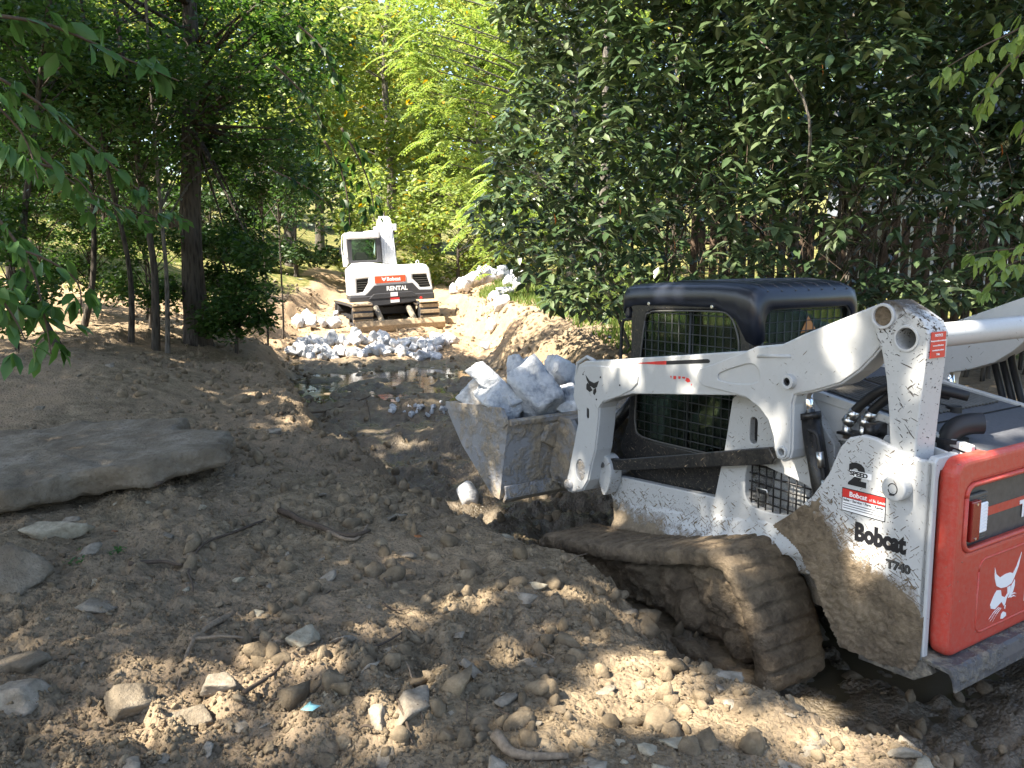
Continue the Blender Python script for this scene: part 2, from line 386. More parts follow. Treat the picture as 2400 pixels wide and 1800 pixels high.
M['white_arm'] = mat_paint('white_arm_paint', (.45, .455, .45), .5, .85, .16)
M['red'] = mat_paint('red_paint', (.46, .048, .03), -1.2, .3, .2, rough=.42, mud=(.32, .2, .14), film=.25)
M['black'] = mat_paint('black_steel', (.006, .0065, .008), .3, 1.0, .55, rough=.4, mud=(.2, .16, .11), dots=1.6)
M['cabroof'] = mat_plain('cab_roof_paint', (.01, .013, .022), .36, 0, .15, 30, .6, .3)
M['hood'] = mat_plain('hood_grey', (.085, .089, .1), .55, 0, .1, 60, .4, .35)
M['greypanel'] = mat_plain('grey_panel', (.085, .082, .075), .5, 0, .1, 30, .4, .3)
M['bucket'] = mat_paint('bucket_steel', (.27, .27, .275), .35, .75, .8, rough=.42, base_mud=.42, mud=(.3, .245, .175))
M['bumper'] = mat_paint('bumper_steel', (.06, .062, .066), .2, .5, .4, rough=.5, base_mud=.4, mud=(.22, .19, .14))
M['guard'] = mat_plain('guard_mesh', (.022, .025, .025), .5)
M['chrome'] = mat_plain('polished_rod', (.75, .77, .8), .12, 1)
M['zinc'] = mat_plain('zinc_fitting', (.6, .6, .58), .3, 1, .1)
M['rubber'] = mat_plain('hose_rubber', (.012, .012, .013), .55, 0, .2, 80, .4)
M['dark'] = mat_plain('dark_void', (.006, .006, .007), .8)  # near-black; paints the shade inside openings, also used on dark parts
M['glass'] = mat_glass('tinted_glass', (.36, .46, .4)); M['glass2'] = mat_glass('clear_glass', (.55, .68, .66), .2)
M['decal_black'] = mat_plain('decal_black', (.008, .008, .01), .45); M['decal_white'] = mat_plain('decal_white', (.8, .8, .8), .4)
M['decal_red'] = mat_plain('decal_red', (.55, .03, .025), .4); M['decal_orange'] = mat_plain('decal_orange', (.4, .17, .05), .6)
M['lens_red'] = mat_plain('lens_red', (.2, .012, .01), .15, 0, .3, 150); M['lens_clear'] = mat_plain('lens_clear', (.8, .82, .85), .2, 0, .4, 150)
M['exhaust'] = mat_plain('exhaust_pipe_steel', (.02, .021, .024), .5, .3, .1)
M['bark'] = mat_bark('dark_bark', (.018, .015, .012), (.085, .073, .06)); M['bark2'] = mat_bark('grey_bark', (.04, .035, .03), (.15, .135, .115), 30)
M['twig'] = mat_plain('twig_bark', (.1, .075, .055), .9, 0, .3, 60, .2, .4); M['stick'] = mat_plain('pale_stick', (.26, .2, .14), .9, 0, .3, 60, .2, .5)
M['leaf_shade'] = leaf_mat('leaf_shaded_tone', (.016, .045, .01), (.038, .088, .02), (.08, .14, .04), .5)  # leaf colour darkened to carry the shade of the near trees
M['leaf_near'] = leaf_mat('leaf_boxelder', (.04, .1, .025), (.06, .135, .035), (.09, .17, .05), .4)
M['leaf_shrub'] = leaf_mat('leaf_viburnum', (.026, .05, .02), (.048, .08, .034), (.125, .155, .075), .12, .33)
M['leaf_sun'] = leaf_mat('leaf_sunlit', (.1, .16, .035), (.2, .27, .07), (.34, .37, .13), .5, .5, .03)  # leaf colour brightened to carry full sunlight
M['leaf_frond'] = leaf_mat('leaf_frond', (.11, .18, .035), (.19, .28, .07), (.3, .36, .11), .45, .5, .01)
M['leaf_dark'] = leaf_mat('leaf_deep_shade', (.012, .03, .009), (.024, .055, .015), (.05, .085, .026), .3)  # darkest leaf colour, with the shade of the wood painted in
M['leaf_brown'] = leaf_mat('leaf_dead', (.2, .07, .02), (.3, .12, .04), (.36, .18, .08), .2)
M['grass'] = leaf_mat('grass_blade', (.07, .13, .025), (.12, .19, .04), (.22, .24, .08), .4, .6)
M['wood'] = mat_plain('fence_wood', (.12, .085, .06), .9, 0, .3, 25, .2, .5)
M['siding'] = mat_plain('pale_siding', (.3, .33, .38), .7, 0, .1, 20, .3, .1)
M['roofred'] = mat_plain('red_roofing', (.42, .2, .15), .85, 0, .3, 30, .2, .3)
M['exwhite'] = mat_paint('excavator_white', (.72, .72, .72), -.4, 1.0, .35, mud=(.4, .3, .2), film=.3)
M['exdark'] = mat_plain('excavator_grey', (.045, .045, .05), .5, 0, .1, 40, .5, .3)
M['tan_pad'] = mat_paint('dusty_track_pad', (.12, .115, .11), .0, .6, .5, base_mud=.55, mud=(.36, .27, .17))
M['cyan'] = mat_plain('cyan_paper', (.35, .68, .66), .6)

# ------------------------------------------------------------------ terrain: a bank, a cut channel, rising lawns
# x, y, floor, left toe, left top, left z, right toe, right top, right z
NODE = np.array([
    (7.6, -4.2, .02, 1.15, 1.95, .60, 1.5, 2.6, .85),
    (1.82, 4.79, .03, 1.12, 1.70, .52, 1.25, 2.3, .80),
    (0.1, 7.5, .08, 1.15, 1.75, .50, 1.3, 2.7, .85),
    (-1.2, 10.5, .19, 1.35, 1.85, .62, 1.35, 2.6, 1.0),
    (-2.0, 14., .11, 1.5, 2.1, .72, 1.6, 3.0, 1.1),
    (-2.6, 16.8, .20, 1.9, 3.3, .92, 2.1, 3.1, 1.18),
    (-3.1, 20.5, .68, 1.9, 2.7, 1.1, 1.7, 2.2, 1.25),
    (-3.1, 25., 1.05, 2.0, 2.9, 1.45, 1.8, 2.3, 1.5),
    (-2.6, 32., 1.45, 3.0, 5.0, 1.8, 3.0, 4.0, 1.8),
    (-2., 60., 2.2, 3.0, 6.0, 2.6, 3.0, 5.0, 2.6), (-2., 420., 2.2, 3.0, 6.0, 2.6, 3.0, 5.0, 2.6)])
def channel(x, y):
    best = np.full(x.shape, 1e9); par = np.zeros(x.shape + (7,)); sg = np.zeros(x.shape)
    for a, b in zip(NODE[:-1], NODE[1:]):
        d = b[:2] - a[:2]; L = d @ d
        t = np.clip(((x - a[0]) * d[0] + (y - a[1]) * d[1]) / L, 0, 1)
        px, py = x - a[0] - t * d[0], y - a[1] - t * d[1]; q = px * px + py * py
        s = np.where(d[1] * px - d[0] * py > 0, 1., -1.)
        k = q < best; best = np.where(k, q, best); sg = np.where(k, s, sg)
        par = np.where(k[..., None], a[2:] + (b - a)[2:] * t[..., None], par)
    return np.sqrt(best) * sg, par
def worley(x, y, s):
    ix = np.floor(x).astype(np.int64); iy = np.floor(y).astype(np.int64); best = np.full(x.shape, 9.); hh = np.zeros(x.shape); z0 = np.zeros_like(ix)
    for a in (-1, 0, 1):
        for b in (-1, 0, 1):
            cx, cy_ = ix + a, iy + b; d = np.hypot(cx + _h(cx, cy_, z0, s) - x, cy_ + _h(cx, cy_, z0, s + 1) - y); k = d < best; best = np.where(k, d, best); hh = np.where(k, _h(cx, cy_, z0, s + 2), hh)
    return best, hh
def height(x, y, fine=True):
    x = np.asarray(x, float); y = np.asarray(y, float)
    wob = .22 * noise2(x * .9, y * .9, 5) + .12 * noise2(x * 2.3, y * 2.3, 6)
    s, p = channel(x, y); s = s + wob * ss(.6, 1.4, np.abs(s))
    fl = p[..., 0]
    l = ss(p[..., 1], p[..., 2], -s); r = ss(p[..., 4], p[..., 5], s)
    z = fl + (p[..., 3] - fl) * l + (p[..., 6] - fl) * r
    dl = np.maximum(0, -s - p[..., 2]); dr = np.maximum(0, s - p[..., 5])
    far = ss(11, 20, y)
    z = z + dl * (.015 + .02 * far) + np.minimum(dl, 13) * .17 * far
    z = z + .22 * ss(5.5, 9.5, y) * ss(.3, 2.5, dl) * (1 - far)
    z = z + dr * (.02 + .04 * far)
    z = z + ss(26, 60, y) * ((y - 26) * .02).clip(0)
    dis = np.maximum(ss(.6, 1.2, np.abs(s)), .55)                  # disturbed soil amount
    # mud mounds and wheel ruts on the floor
    inn = (1 - l) * (1 - r)
    z = z + inn * (.06 * noise2(x * 1.7, y * 1.7, 11) + .05 * noise2(x * 3.6, y * 3.6, 12) + .035 * noise2(x * 8.3, y * 8.3, 13))
    z = z + .05 * noise2(x * .8, y * .8, 1) + .045 * noise2(x * 2.1 + 3, y * 2.1, 2) * dis
    if fine:
        near = 1 - ss(14, 24, np.hypot(x, y)); lump = ss(-.2, .5, noise2(x * 1.3, y * 1.3, 21))
        a = np.abs(noise2(x * 5.3, y * 5.3, 3)); b = np.abs(noise2(x * 11.7, y * 11.7, 4)); c = np.abs(noise2(x * 24, y * 24, 7)); d = noise2(x * 45, y * 45, 8)
        z = z + near * (.5 + .5 * lump) * (.05 * (.5 - a) + .032 * (.5 - b) + .024 * (.5 - c) + .009 * d)
        z = z + .02 * l * np.abs(noise2(x * 3.1, y * 3.1, 9))
        wx, wy = x + .03 * noise2(x * 14, y * 14, 41), y + .03 * noise2(x * 14, y * 14, 42); crumb = near * (.25 + .75 * lump)
        for fr_, am in ((7.5, .05), (15., .03), (27., .014)):
            q, hh = worley(wx * fr_, wy * fr_, int(fr_)); z = z + crumb * am * (hh ** 2) * (1 - np.clip(q / .62, 0, 1) ** 2)
        # eroded clods on the cut faces
        edge = l * (1 - l) * 4 + r * (1 - r) * 4
        z = z + edge * .09 * noise2(x * 3.7, y * 3.7, 31) + edge * .05 * noise2(x * 9, y * 9, 32) * near
    z = z + .16 * np.exp(-(((x + 2.9) / 1.3) ** 2 + ((y - 5.9) / 1.2) ** 2)) + .25 * np.exp(-(((x + 4.6) / 2.2) ** 2 + ((y - 9.5) / 1.6) ** 2)) * (1 - inn)
    return z
def grass_mask(x, y):
    s, p = channel(x, y); n = noise2(x * .7, y * .7, 51) * .5
    lawnL = ss(-.3, .9, -s - p[..., 2] + n) * ss(16.5, 18.5, y + n * 2)
    lawnR = ss(.1, .8, s - p[..., 5] + n) * ss(9.5, 11.5, y)
    out = ss(30, 36, y)
    side = ss(9, 12, np.abs(x - 0)) * .9
    return np.clip(np.maximum.reduce([lawnL, lawnR, out, side]), 0, 1)
def spacing(segs):
    out = [segs[0][0]]
    for a, b, st in segs:
        n = max(1, int(round((b - a) / st))); out += list(a + (b - a) * (np.arange(n) + 1) / n)
    return np.array(out)
gx = spacing([(-160, -40, 12), (-40, -16, 1.2), (-16, -8, .2), (-8, -3.2, .07), (-3.2, 3., .023), (3., 6, .08), (6, 16, .25), (16, 40, 1.5), (40, 160, 12)])
gy = spacing([(-60, -10, 8), (-10, 2.0, .6), (2.0, 5, .02), (5, 8.5, .036), (8.5, 14, .06), (14, 24, .1), (24, 40, .3), (40, 90, 2), (90, 400, 20)])
X, Y = np.meshgrid(gx, gy)
Z = height(X, Y); Z = Z + np.maximum(0, Y - 60) * .06 + np.maximum(0, np.abs(X) - 40) * .03
ny, nx = X.shape
i, j = np.meshgrid(np.arange(ny - 1), np.arange(nx - 1), indexing='ij'); b0 = (i * nx + j).ravel()
me = mesh_np('ground', np.stack([X.ravel(), Y.ravel(), Z.ravel()], 1), np.stack([b0, b0 + 1, b0 + 1 + nx, b0 + nx], 1), True)
at_ = me.attributes.new('grass', 'FLOAT', 'POINT'); at_.data.foreach_set('value', grass_mask(X, Y).ravel().astype(np.float32))
tag(link('ground', me, M['soil']), kind='structure')
def hz(x, y): return float(height(np.array([x]), np.array([y]))[0])
def at(px, py, d):
    """world point at photo position (px,py of 2400x1800) and forward distance d"""
    F = 1946.5; fw = np.array([0, math.cos(PITCH), -math.sin(PITCH)]); up = np.array([0, math.sin(PITCH), math.cos(PITCH)])
    r = fw + np.array([1., 0, 0]) * ((px - 1200) / F) - up * ((py - 900) / F)
    return CAM + r * (d / r[1])
def on_ground(px, py, dmax=60):
    ds = np.linspace(1.8, dmax, 1500); pts = np.array([at(px, py, d) for d in ds]); h = height(pts[:, 0], pts[:, 1], False)
    k = np.argmax(pts[:, 2] < h); return pts[k]

# shallow muddy water standing in the bottom of the channel
def water_mat():
    t = NT('muddy_water'); p = t.n('NewGeometry').outputs['Position']; n = t.noise(5, 4, .6, t.mapping(p, (1, 2.2, 1)))
    col = t.mix(t.noise(1.5, 3, .5, p), (.06, .048, .03), (.11, .09, .055))
    return t.out(t.bsdf(col, .06, nrm=t.bump(n, .12, .02), spec=.6))
M['water'] = water_mat()
def puddle(name, x0, x1, y0, y1, z, st, label):
    xs = np.arange(x0, x1 + st, st); ys = np.arange(y0, y1 + st, st); A, B = np.meshgrid(xs, ys); C = np.full(A.shape, z)
    keep = (height(A, B, False) < z + .05) & (B > y0 + .5 + .5 * noise2(A * 1.4, B * 1.4, 77)) & (B < y1 - .4 + .4 * noise2(A * 1.4, B * 1.4, 78))
    n_ = A.shape[1]; i, j = np.meshgrid(np.arange(A.shape[0] - 1), np.arange(n_ - 1), indexing='ij'); k = keep[:-1, :-1] | keep[1:, 1:] | keep[1:, :-1] | keep[:-1, 1:]
    b0 = (i * n_ + j)[k]
    me = mesh_np(name, np.stack([A.ravel(), B.ravel(), C.ravel()], 1), np.stack([b0, b0 + 1, b0 + 1 + n_, b0 + n_], 1), True)
    return tag(link(name, me, M['water']), label, 'water', kind='structure')
puddle('water', -5, 2.0, 11.2, 17.6, .16, .09, 'shallow muddy water in the bottom of the dug channel before the excavator')
puddle('water', 1.2, 6.5, .5, 5.2, -.015, .08, 'muddy water standing in the rut behind the loader')

# ------------------------------------------------------------------ compact track loader (x forward, y left, z up)
fO = np.array([1.8177, 4.7862, .03]); fF = np.array([-.5491664, .83565746, -.00963725]); fL = np.array([-.83563737, -.54923534, -.00712235]); fU = np.array([-.01124497, .00414189, .9999282])
LM = frame_m(fF, fL, fU, fO)
TL = bpy.data.objects.new('track_loader', None); COL.objects.link(TL); TL.matrix_world = LM
tag(TL, 'muddy white and red compact track loader with raised bucket of white rocks', 'loader')
def cyl(name, axis, c, r, a0, a1, mat, parent, seg=28, hole=0, bevel=.003):
    h = [circ(c[0], c[1], hole, seg)] if hole else []
    return plate(name, circ(c[0], c[1], r, seg), a0, a1, mat, parent, h, axis, bevel)
def txt_left(name, body, mat, parent, x, y, z, size, **kw):      # text on a face looking to +y, reading towards -x
    return text_mesh(name, body, mat, parent, size, frame_m((-1, 0, 0), (0, 0, 1), (0, 1, 0), (x, y, z)), **kw)
def txt_rear(name, body, mat, parent, x, y, z, size, **kw):      # text on a face looking to -x, reading towards -y
    return text_mesh(name, body, mat, parent, size, frame_m((0, -1, 0), (0, 0, 1), (-1, 0, 0), (x, y, z)), **kw)
def mir(a): return a

# --- tracks
LOOP = spline([(1.30, 0), (.9, 0), (.4, 0), (0, 0), (-.36, 0), (-.45, .02), (-.485, .09), (-.45, .24), (-.365, .45), (-.26, .60), (-.14, .655), (0, .64), (.29, .555), (.63, .47), (1.0, .40), (1.25, .355), (1.42, .325), (1.485, .255), (1.49, .15), (1.44, .05)], 8)
def resample(p, n):
    q = np.concatenate([p, p[:1]]); d = np.concatenate([[0], np.cumsum(np.linalg.norm(np.diff(q, axis=0), axis=1))])
    s = np.linspace(0, d[-1], n, endpoint=False); return np.stack([np.interp(s, d, q[:, 0]), np.interp(s, d, q[:, 1])], 1), s, d[-1]
LP, LS, LT = resample(LOOP, 420)
tg = np.roll(LP, -1, 0) - np.roll(LP, 1, 0); tg /= np.linalg.norm(tg, axis=1, keepdims=True); LN = np.stack([tg[:, 1], -tg[:, 0]], 1)
if ((LP + LN * .01 - LP.mean(0)) ** 2).sum() < ((LP - LP.mean(0)) ** 2).sum(): LN = -LN
def make_track(y0, y1, side):
    yo = np.linspace(0, 1, 14); sec = [(t, 0.) for t in yo] + [(1., -.035), (1., -.075)] + [(t, -.075) for t in yo[::-1][1:-1:2]] + [(0., -.075), (0., -.035)]
    sec = np.array(sec); ns = len(sec); n = len(LP)
    ph = (LS / LT * 44) % 1; lug = ss(.04, .12, ph) * (1 - ss(.8, .9, ph))
    top = sec[:, 1] > -.01; edge = np.abs(sec[:, 0] - .5) * 2
    off = sec[None, :, 1] + np.where(top[None], .026 * lug[:, None] * (.65 + .35 * edge[None] ** 2) * (np.sin(np.pi * np.clip(sec[None, :, 0], .0, 1)) ** .3), 0)
    yy = y0 + (y1 - y0) * sec[:, 0]
    P = np.stack([LP[:, None, 0] + LN[:, None, 0] * off, np.broadcast_to(yy[None], off.shape), LP[:, None, 1] + LN[:, None, 1] * off], 2)
    sh = P.shape; P = P.reshape(-1, 3); nz = .005 * fbm3(P * 8, 3, 3) + .005 * fbm3(P * 30, 4, 9)
    Nn = np.repeat(LN, ns, 0); P[:, 0] += Nn[:, 0] * nz; P[:, 2] += Nn[:, 1] * nz; P[:, 1] += .012 * fbm3(P * 22 + 5, 3, 13)
    i, j = np.meshgrid(np.arange(n), np.arange(ns), indexing='ij'); i2 = (i + 1) % n; j2 = (j + 1) % ns
    q = np.stack([i * ns + j, i2 * ns + j, i2 * ns + j2, i * ns + j2], 2).reshape(-1, 4)
    o = link('track', mesh_np('track', P, q, True), M['mud'], TL); o['label'] = 'wide rubber track caked in brown mud'
    # mud packed between the rollers
    kk = np.linspace(0, 1, 26); ins = LP - LN * .085
    c = np.stack([np.clip(ins[:, 0], 0., 1.15), np.interp(ins[:, 0], [-.4, 0, 1.4], [.30, .30, .17])], 1)
    V = c[None] + (ins - c)[None] * kk[:, None, None]; yf = (y1 - .05 * side) if side > 0 else (y0 + .05)
    V3 = np.stack([V[..., 0], np.full(V.shape[:2], 0.), V[..., 1]], 2).reshape(-1, 3)
    lumps = .06 * fbm3(V3 * np.array([5, 1, 5]) + 2, 4, 5) + .03 * np.abs(fbm3(V3 * 13, 4, 15)) - .05 * np.repeat(ss(.75, 1, kk), len(LP))
    V3[:, 1] = (y1 - .12 + lumps) if side > 0 else (y0 + .12 - lumps)
    n = len(LP); i, j = np.meshgrid(np.arange(25), np.arange(n), indexing='ij'); j2 = (j + 1) % n
    q = np.stack([i * n + j, (i + 1) * n + j, (i + 1) * n + j2, i * n + j2], 2).reshape(-1, 4)
    link('track_frame', mesh_np('track_frame', V3, q, True), M['mud'], o)
    for rx, rzz, rr in ((-.10, .42, .15), (-.22, .17, .11), (.16, .20, .13), (1.28, .17, .11)):
        v, f_ = ico(3); v = v * np.array([rr, .10, rr]); v = v * (1 + .25 * fbm3(v * 11 + rx * 5, 4, 2))[:, None] + np.array([rx, (y1 - .15) if side > 0 else (y0 + .15), rzz])
        link('roller', mesh_np('roller', v, f_, True), M['mud'], o)
make_track(.53, .98, 1); make_track(-.98, -.53, -1)

# --- body
for s in (1, -1):
    side_out = [(.10, 1.46), (-.10, 1.47), (-.33, 1.46), (-.50, 1.25), (-.52, .9), (-.45, .55), (.2, .42), (1.10, .36), (1.19, .42), (1.20, .55), (1.27, .70), (1.235, .73), (1.10, .745), (.285, .80), (.22, 1.09), (.17, 1.40)]
    gr = spline([(.05, 1.03), (-.01, 1.065), (-.15, 1.045), (-.30, 1.02), (-.385, .99), (-.385, .95), (-.264, .831), (-.041, .805), (.045, .843), (.062, .92)], 4)
    o = plate('side_frame', side_out, .50 * s, .555 * s, M['white_low'], TL, [gr, capsule(.013, 1.242, .026, .075)], bevel=.006)
    plate('slot_shade', capsule(.013, 1.242, .03, .08), .49 * s, .512 * s, M['dark'], o, bevel=0)  # near-black plate painted as the shade inside the slot
    plate('grille_shade', gr * 1.0, .44 * s, .45 * s, M['dark'], o, bevel=0)  # near-black sheet standing in for shade behind the grille
    g = MB()
    for k in range(9):
        x = .03 - k * .05; g.tube([(x, .535 * s, .80), (x, .535 * s, 1.06)], .0045, 6)
    for k in range(5):
        z = .845 + k * .05; g.tube([(.05, .53 * s, z), (-.39, .53 * s, z - .01)], .0045, 6)
    g.build('grille', M['black'], o, True)
    if s > 0:
        b = MB(); b.tube([(-.03, .545, .87), (-.03, .565, .93), (-.10, .565, .93), (-.10, .545, .87)], .005, 6); b.build('handle', M['zinc'], o, True)
        g = MB()
        for k in range(5): g.box(-.08 - k * .03, -.06 - k * .03, .46, .50, .835, .85)
        g.build('tool_clip', M['chrome'], o)
    # flared lower skirt running over the track
    V = []; xs = np.linspace(1.16, -.42, 40)
    prof = [(.552, .64), (.558, .58), (.57, .53), (.59, .49), (.615, .45)]
    for x in xs:
        lift = np.interp(x, [-.42, .0, .3, .8, 1.16], [.20, .13, .07, .0, -.06])
        for (yy, zz) in prof: V.append((x, yy * s, zz + lift))
    V = np.array(V); V[:, 1] += .004 * fbm3(V * 12, 3, 1); i, j = np.meshgrid(np.arange(39), np.arange(4), indexing='ij'); b0 = (i * 5 + j).ravel()
    sk = link('skirt', mesh_np('skirt', V, np.stack([b0, b0 + 1, b0 + 6, b0 + 5], 1), True), M['white_low'], o)
    sm = sk.modifiers.new('thick', 'SOLIDIFY'); sm.thickness = .008
    # front bracket with pin
    plate('front_bracket', spline([(1.235, .74), (1.215, .80), (1.235, .865), (1.19, .90), (1.13, .875), (1.10, .80), (1.12, .70), (1.18, .62)], 4), .56 * s, .66 * s, M['white_low'], TL, bevel=.008)
    cyl('bracket_pin', 'y', (1.18, .83), .018, .66 * s, .672 * s, M['bumper'], TL)
    plate('stabilizer_bar', [(1.19, .872), (1.03, .893), (-.162, 1.19), (-.20, 1.135), (-.18, 1.10), (1.03, .82), (1.15, .80)], .60 * s, .635 * s, M['black'], TL, bevel=.005)
body = MB(); body.box(-1.10, .25, -.50, .50, .36, 1.28); body.box(.2, 1.15, -.5, .5, .34, .74); body.build('chassis', M['black'], TL, bevel=.01)
plate('engine_wall', [(.12, 1.50), (-.30, 1.475), (-.88, 1.365), (-1.12, 1.315), (-1.12, .45), (.12, .45)], .485, .50, M['white'], TL)
plate('engine_wall', [(.12, 1.50), (-.30, 1.475), (-.88, 1.365), (-1.12, 1.315), (-1.12, .45), (.12, .45)], -.50, -.485, M['white'], TL)
# hood
hd = plate('hood', [(-.05, 1.53), (-.20, 1.515), (-.885, 1.396), (-1.20, 1.338), (-1.20, 1.305), (-.88, 1.36), (-.05, 1.48)], -.47, .47, M['hood'], TL, bevel=.006)
def hoodz(x): return float(np.interp(x, [-1.2, -.885, -.2, -.05], [1.338, 1.396, 1.515, 1.53]))
for k in range(25):
    y = .40 - k * .0335
    if abs(y) < .02: continue
    m = MB(); p = [(-.26, y, hoodz(-.26) + .004), (-.80, y, hoodz(-.80) + .004)]
    m.tube(p, .0085, 6); m.build('slat', M['greypanel'], hd)
m = MB(); m.tube([(-.885, -.47, 1.398), (-.885, .47, 1.398)], .0035, 6); m.build('seam', M['dark'], hd)
cyl('hood_cap', 'z', (-.80, .02), .035, 1.40, 1.438, M['rubber'], hd); m = MB(); m.box(-.72, -.68, .0, .09, 1.42, 1.455); m.build('latch', M['rubber'], hd, bevel=.006)
for s in (1, -1):
    plate('hood_rail', [(-.05, 1.545), (-.20, 1.53), (-.885, 1.408), (-1.15, 1.356), (-1.15, 1.32), (-.885, 1.372), (-.05, 1.50)], .472 * s, .51 * s, M['white'], TL, bevel=.006)
ex = MB(); P = spline([(-1.025, .47, 1.28), (-1.03, .47, 1.37), (-1.05, .455, 1.415), (-1.085, .42, 1.435), (-1.125, .38, 1.44)], 6, False)
v, f_ = tube(P, .048, 24, False); ex.add(v, f_); v, f_ = tube(P[::-1], .043, 24, False); ex.add(v, f_)
ep = ex.build('exhaust_pipe', M['exhaust'], TL, True); v, f_ = tube(P[-9:-7], .044, 24); link('exhaust_bore_shade', mesh_np('exhaust_bore_shade', v, f_), M['dark'], ep)  # near-black plug painted as the shade inside the pipe
cyl('exhaust_collar', 'z', (-1.025, .46), .078, 1.352, 1.3705, M['dark'], ep, bevel=0)

# --- cab
cab = empty('cab', parent=TL); cab['label'] = 'black operator cab with mesh guards behind tinted windows'
cs = [(1.17, 1.94), (.2, 1.94), (.13, 1.70), (.17, 1.40), (.22, 1.09), (.285, .765), (1.06, .715), (1.20, .85), (1.24, .917), (1.16, 1.10), (1.14, 1.28), (1.10, 1.80)]
win = spline([(1.005, 1.80), (.96, 1.85), (.87, 1.868), (.40, 1.885), (.29, 1.87), (.235, 1.80), (.205, 1.68), (.225, 1.4), (.262, 1.12), (.33, 1.03), (.60, 1.015), (1.02, 1.02), (1.085, 1.09), (1.09, 1.2), (1.065, 1.4)], 4)
for s in (1, -1):
    o = plate('cab_side', cs, .42 * s, .465 * s, M['black'], cab, [win], bevel=.012, seg=3)
    plate('window', win, .448 * s, .452 * s, M['glass'], o, bevel=0)
    g = MB(); cen = win.mean(0)
    ring = cen + (win - cen) * .985; g.tube([(a, .466 * s, b) for a, b in np.concatenate([ring, ring[:1]])], .006, 6); g.build('window_seal', M['greypanel'], o, True)
    g = MB()
    for k in range(13): x = .28 + k * .06; g.tube([(x, .457 * s, 1.03), (x, .457 * s, 1.87)], .0035, 5)
    for k in range(14): z = 1.07 + k * .06; g.tube([(.25 if 1.1 < z < 1.85 else .32, .458 * s, z), (1.08, .458 * s, z)], .0035, 5)
    g.tube([(.62, .457 * s, 1.02), (.60, .457 * s, 1.88)], .008, 6)
    g.build('window_guard', M['guard'], o)
    for bx, bz in ((.96, 1.905), (.42, 1.905), (.30, 1.0)): cyl('bolt', 'y', (bx, bz), .012, .462 * s, .474 * s, M['zinc'], o, 12)
# roof: a rounded shell with a sloping front visor and cross ribs
def roof_section(x, w, zt, zb, n=11):
    pts = []; r = .085
    for k in range(n): a = np.pi / 2 * k / (n - 1); pts.append((x, w - r + r * math.cos(a), zt - r + r * math.sin(a)))
    return [(x, w - .002, zb)] + pts + [(px, -py, pz) for px, py, pz in pts[::-1]] + [(x, -w + .002, zb)]
secs = []
for x, wd, zt, zb in ((.085, .40, 1.90, 1.72), (.09, .45, 1.96, 1.70), (.11, .468, 2.005, 1.70), (.16, .47, 2.03, 1.72), (.24, .472, 2.045, 1.84), (.4, .472, 2.052, 1.90), (.8, .472, 2.045, 1.90), (1.1, .472, 2.03, 1.89), (1.19, .472, 2.02, 1.87), (1.212, .465, 2.01, 1.83), (1.215, .45, 1.995, 1.84)):
    secs.append(roof_section(x, wd, zt, zb))
V = np.array(secs); ns = V.shape[1]; V = V.reshape(-1, 3)
V[:, 2] += .006 * (np.cos(V[:, 1] * 2 * np.pi / .155) > .6) * (V[:, 2] > 1.98)
i, j = np.meshgrid(np.arange(len(secs) - 1), np.arange(ns - 1), indexing='ij'); b0 = (i * ns + j).ravel()
ro = link('roof', mesh_np('roof', V, [np.stack([b0, b0 + 1, b0 + ns + 1, b0 + ns], 1)], True), M['cabroof'], cab); sm = ro.modifiers.new('thick', 'SOLIDIFY'); sm.thickness = .012
m = MB()
for y in np.arange(-.36, .40, .12): m.tube([(.105, y, 1.995), (.16, y, 2.033), (.4, y, 2.054), (.8, y, 2.047)], .007, 6)
m.build('roof_rib', M['cabroof'], ro, True)
m = MB(); m.box(1.16, 1.215, -.46, .46, 1.80, 1.9); m.build('visor', M['cabroof'], cab, bevel=.02)
rw = rrect(-.40, .40, 1.50, 1.90, .07)
o = plate('cab_rear', rrect(-.46, .46, .9, 1.96, .05), .11, .14, M['black'], cab, [rw], 'x', .008)
plate('rear_window', rw, .122, .126, M['glass'], o, (), 'x', 0)
g = MB(); ring = np.concatenate([rw, rw[:1]]); g.tube([(.106, a, b) for a, b in ring], .010, 6); g.build('window_seal', M['greypanel'], o, True)
g = MB()
for k in range(13): y = -.39 + k * .065; g.tube([(.117, y, 1.5), (.117, y, 1.9)], .0035, 5)
for k in range(7): z = 1.52 + k * .06; g.tube([(.116, -.4, z), (.116, .4, z)], .0035, 5)
g.build('window_guard', M['guard'], o)
plate('warning_sticker', [(-.02, 1.845), (.045, 1.745), (-.09, 1.765)], .1185, .1205, M['decal_orange'], o, (), 'x', 0)
m = MB(); m.box(1.08, 1.14, .40, .46, .74, 1.85); m.box(1.08, 1.14, -.46, -.40, .74, 1.85); m.box(1.08, 1.14, -.4, .4, .74, .95); m.build('door_frame', M['black'], cab, bevel=.01)
m = MB(); m.tube([(1.14, .43, 1.80), (1.25, .43, 1.785), (1.27, .43, 1.70), (1.285, .43, 1.30), (1.15, .43, 1.28)], .011, 8); m.build('grab_rail', M['rubber'], cab, True)
m = MB(); m.box(.35, .50, -.26, .26, 1.0, 1.62); m.box(.4, .85, -.26, .26, .95, 1.08); m.build('seat', M['rubber'], cab, bevel=.05, seg=3)
for s in (1, -1): m = MB(); m.tube([(.82, .28 * s, .95), (.84, .28 * s, 1.22)], .02, 8); m.build('joystick', M['rubber'], cab)

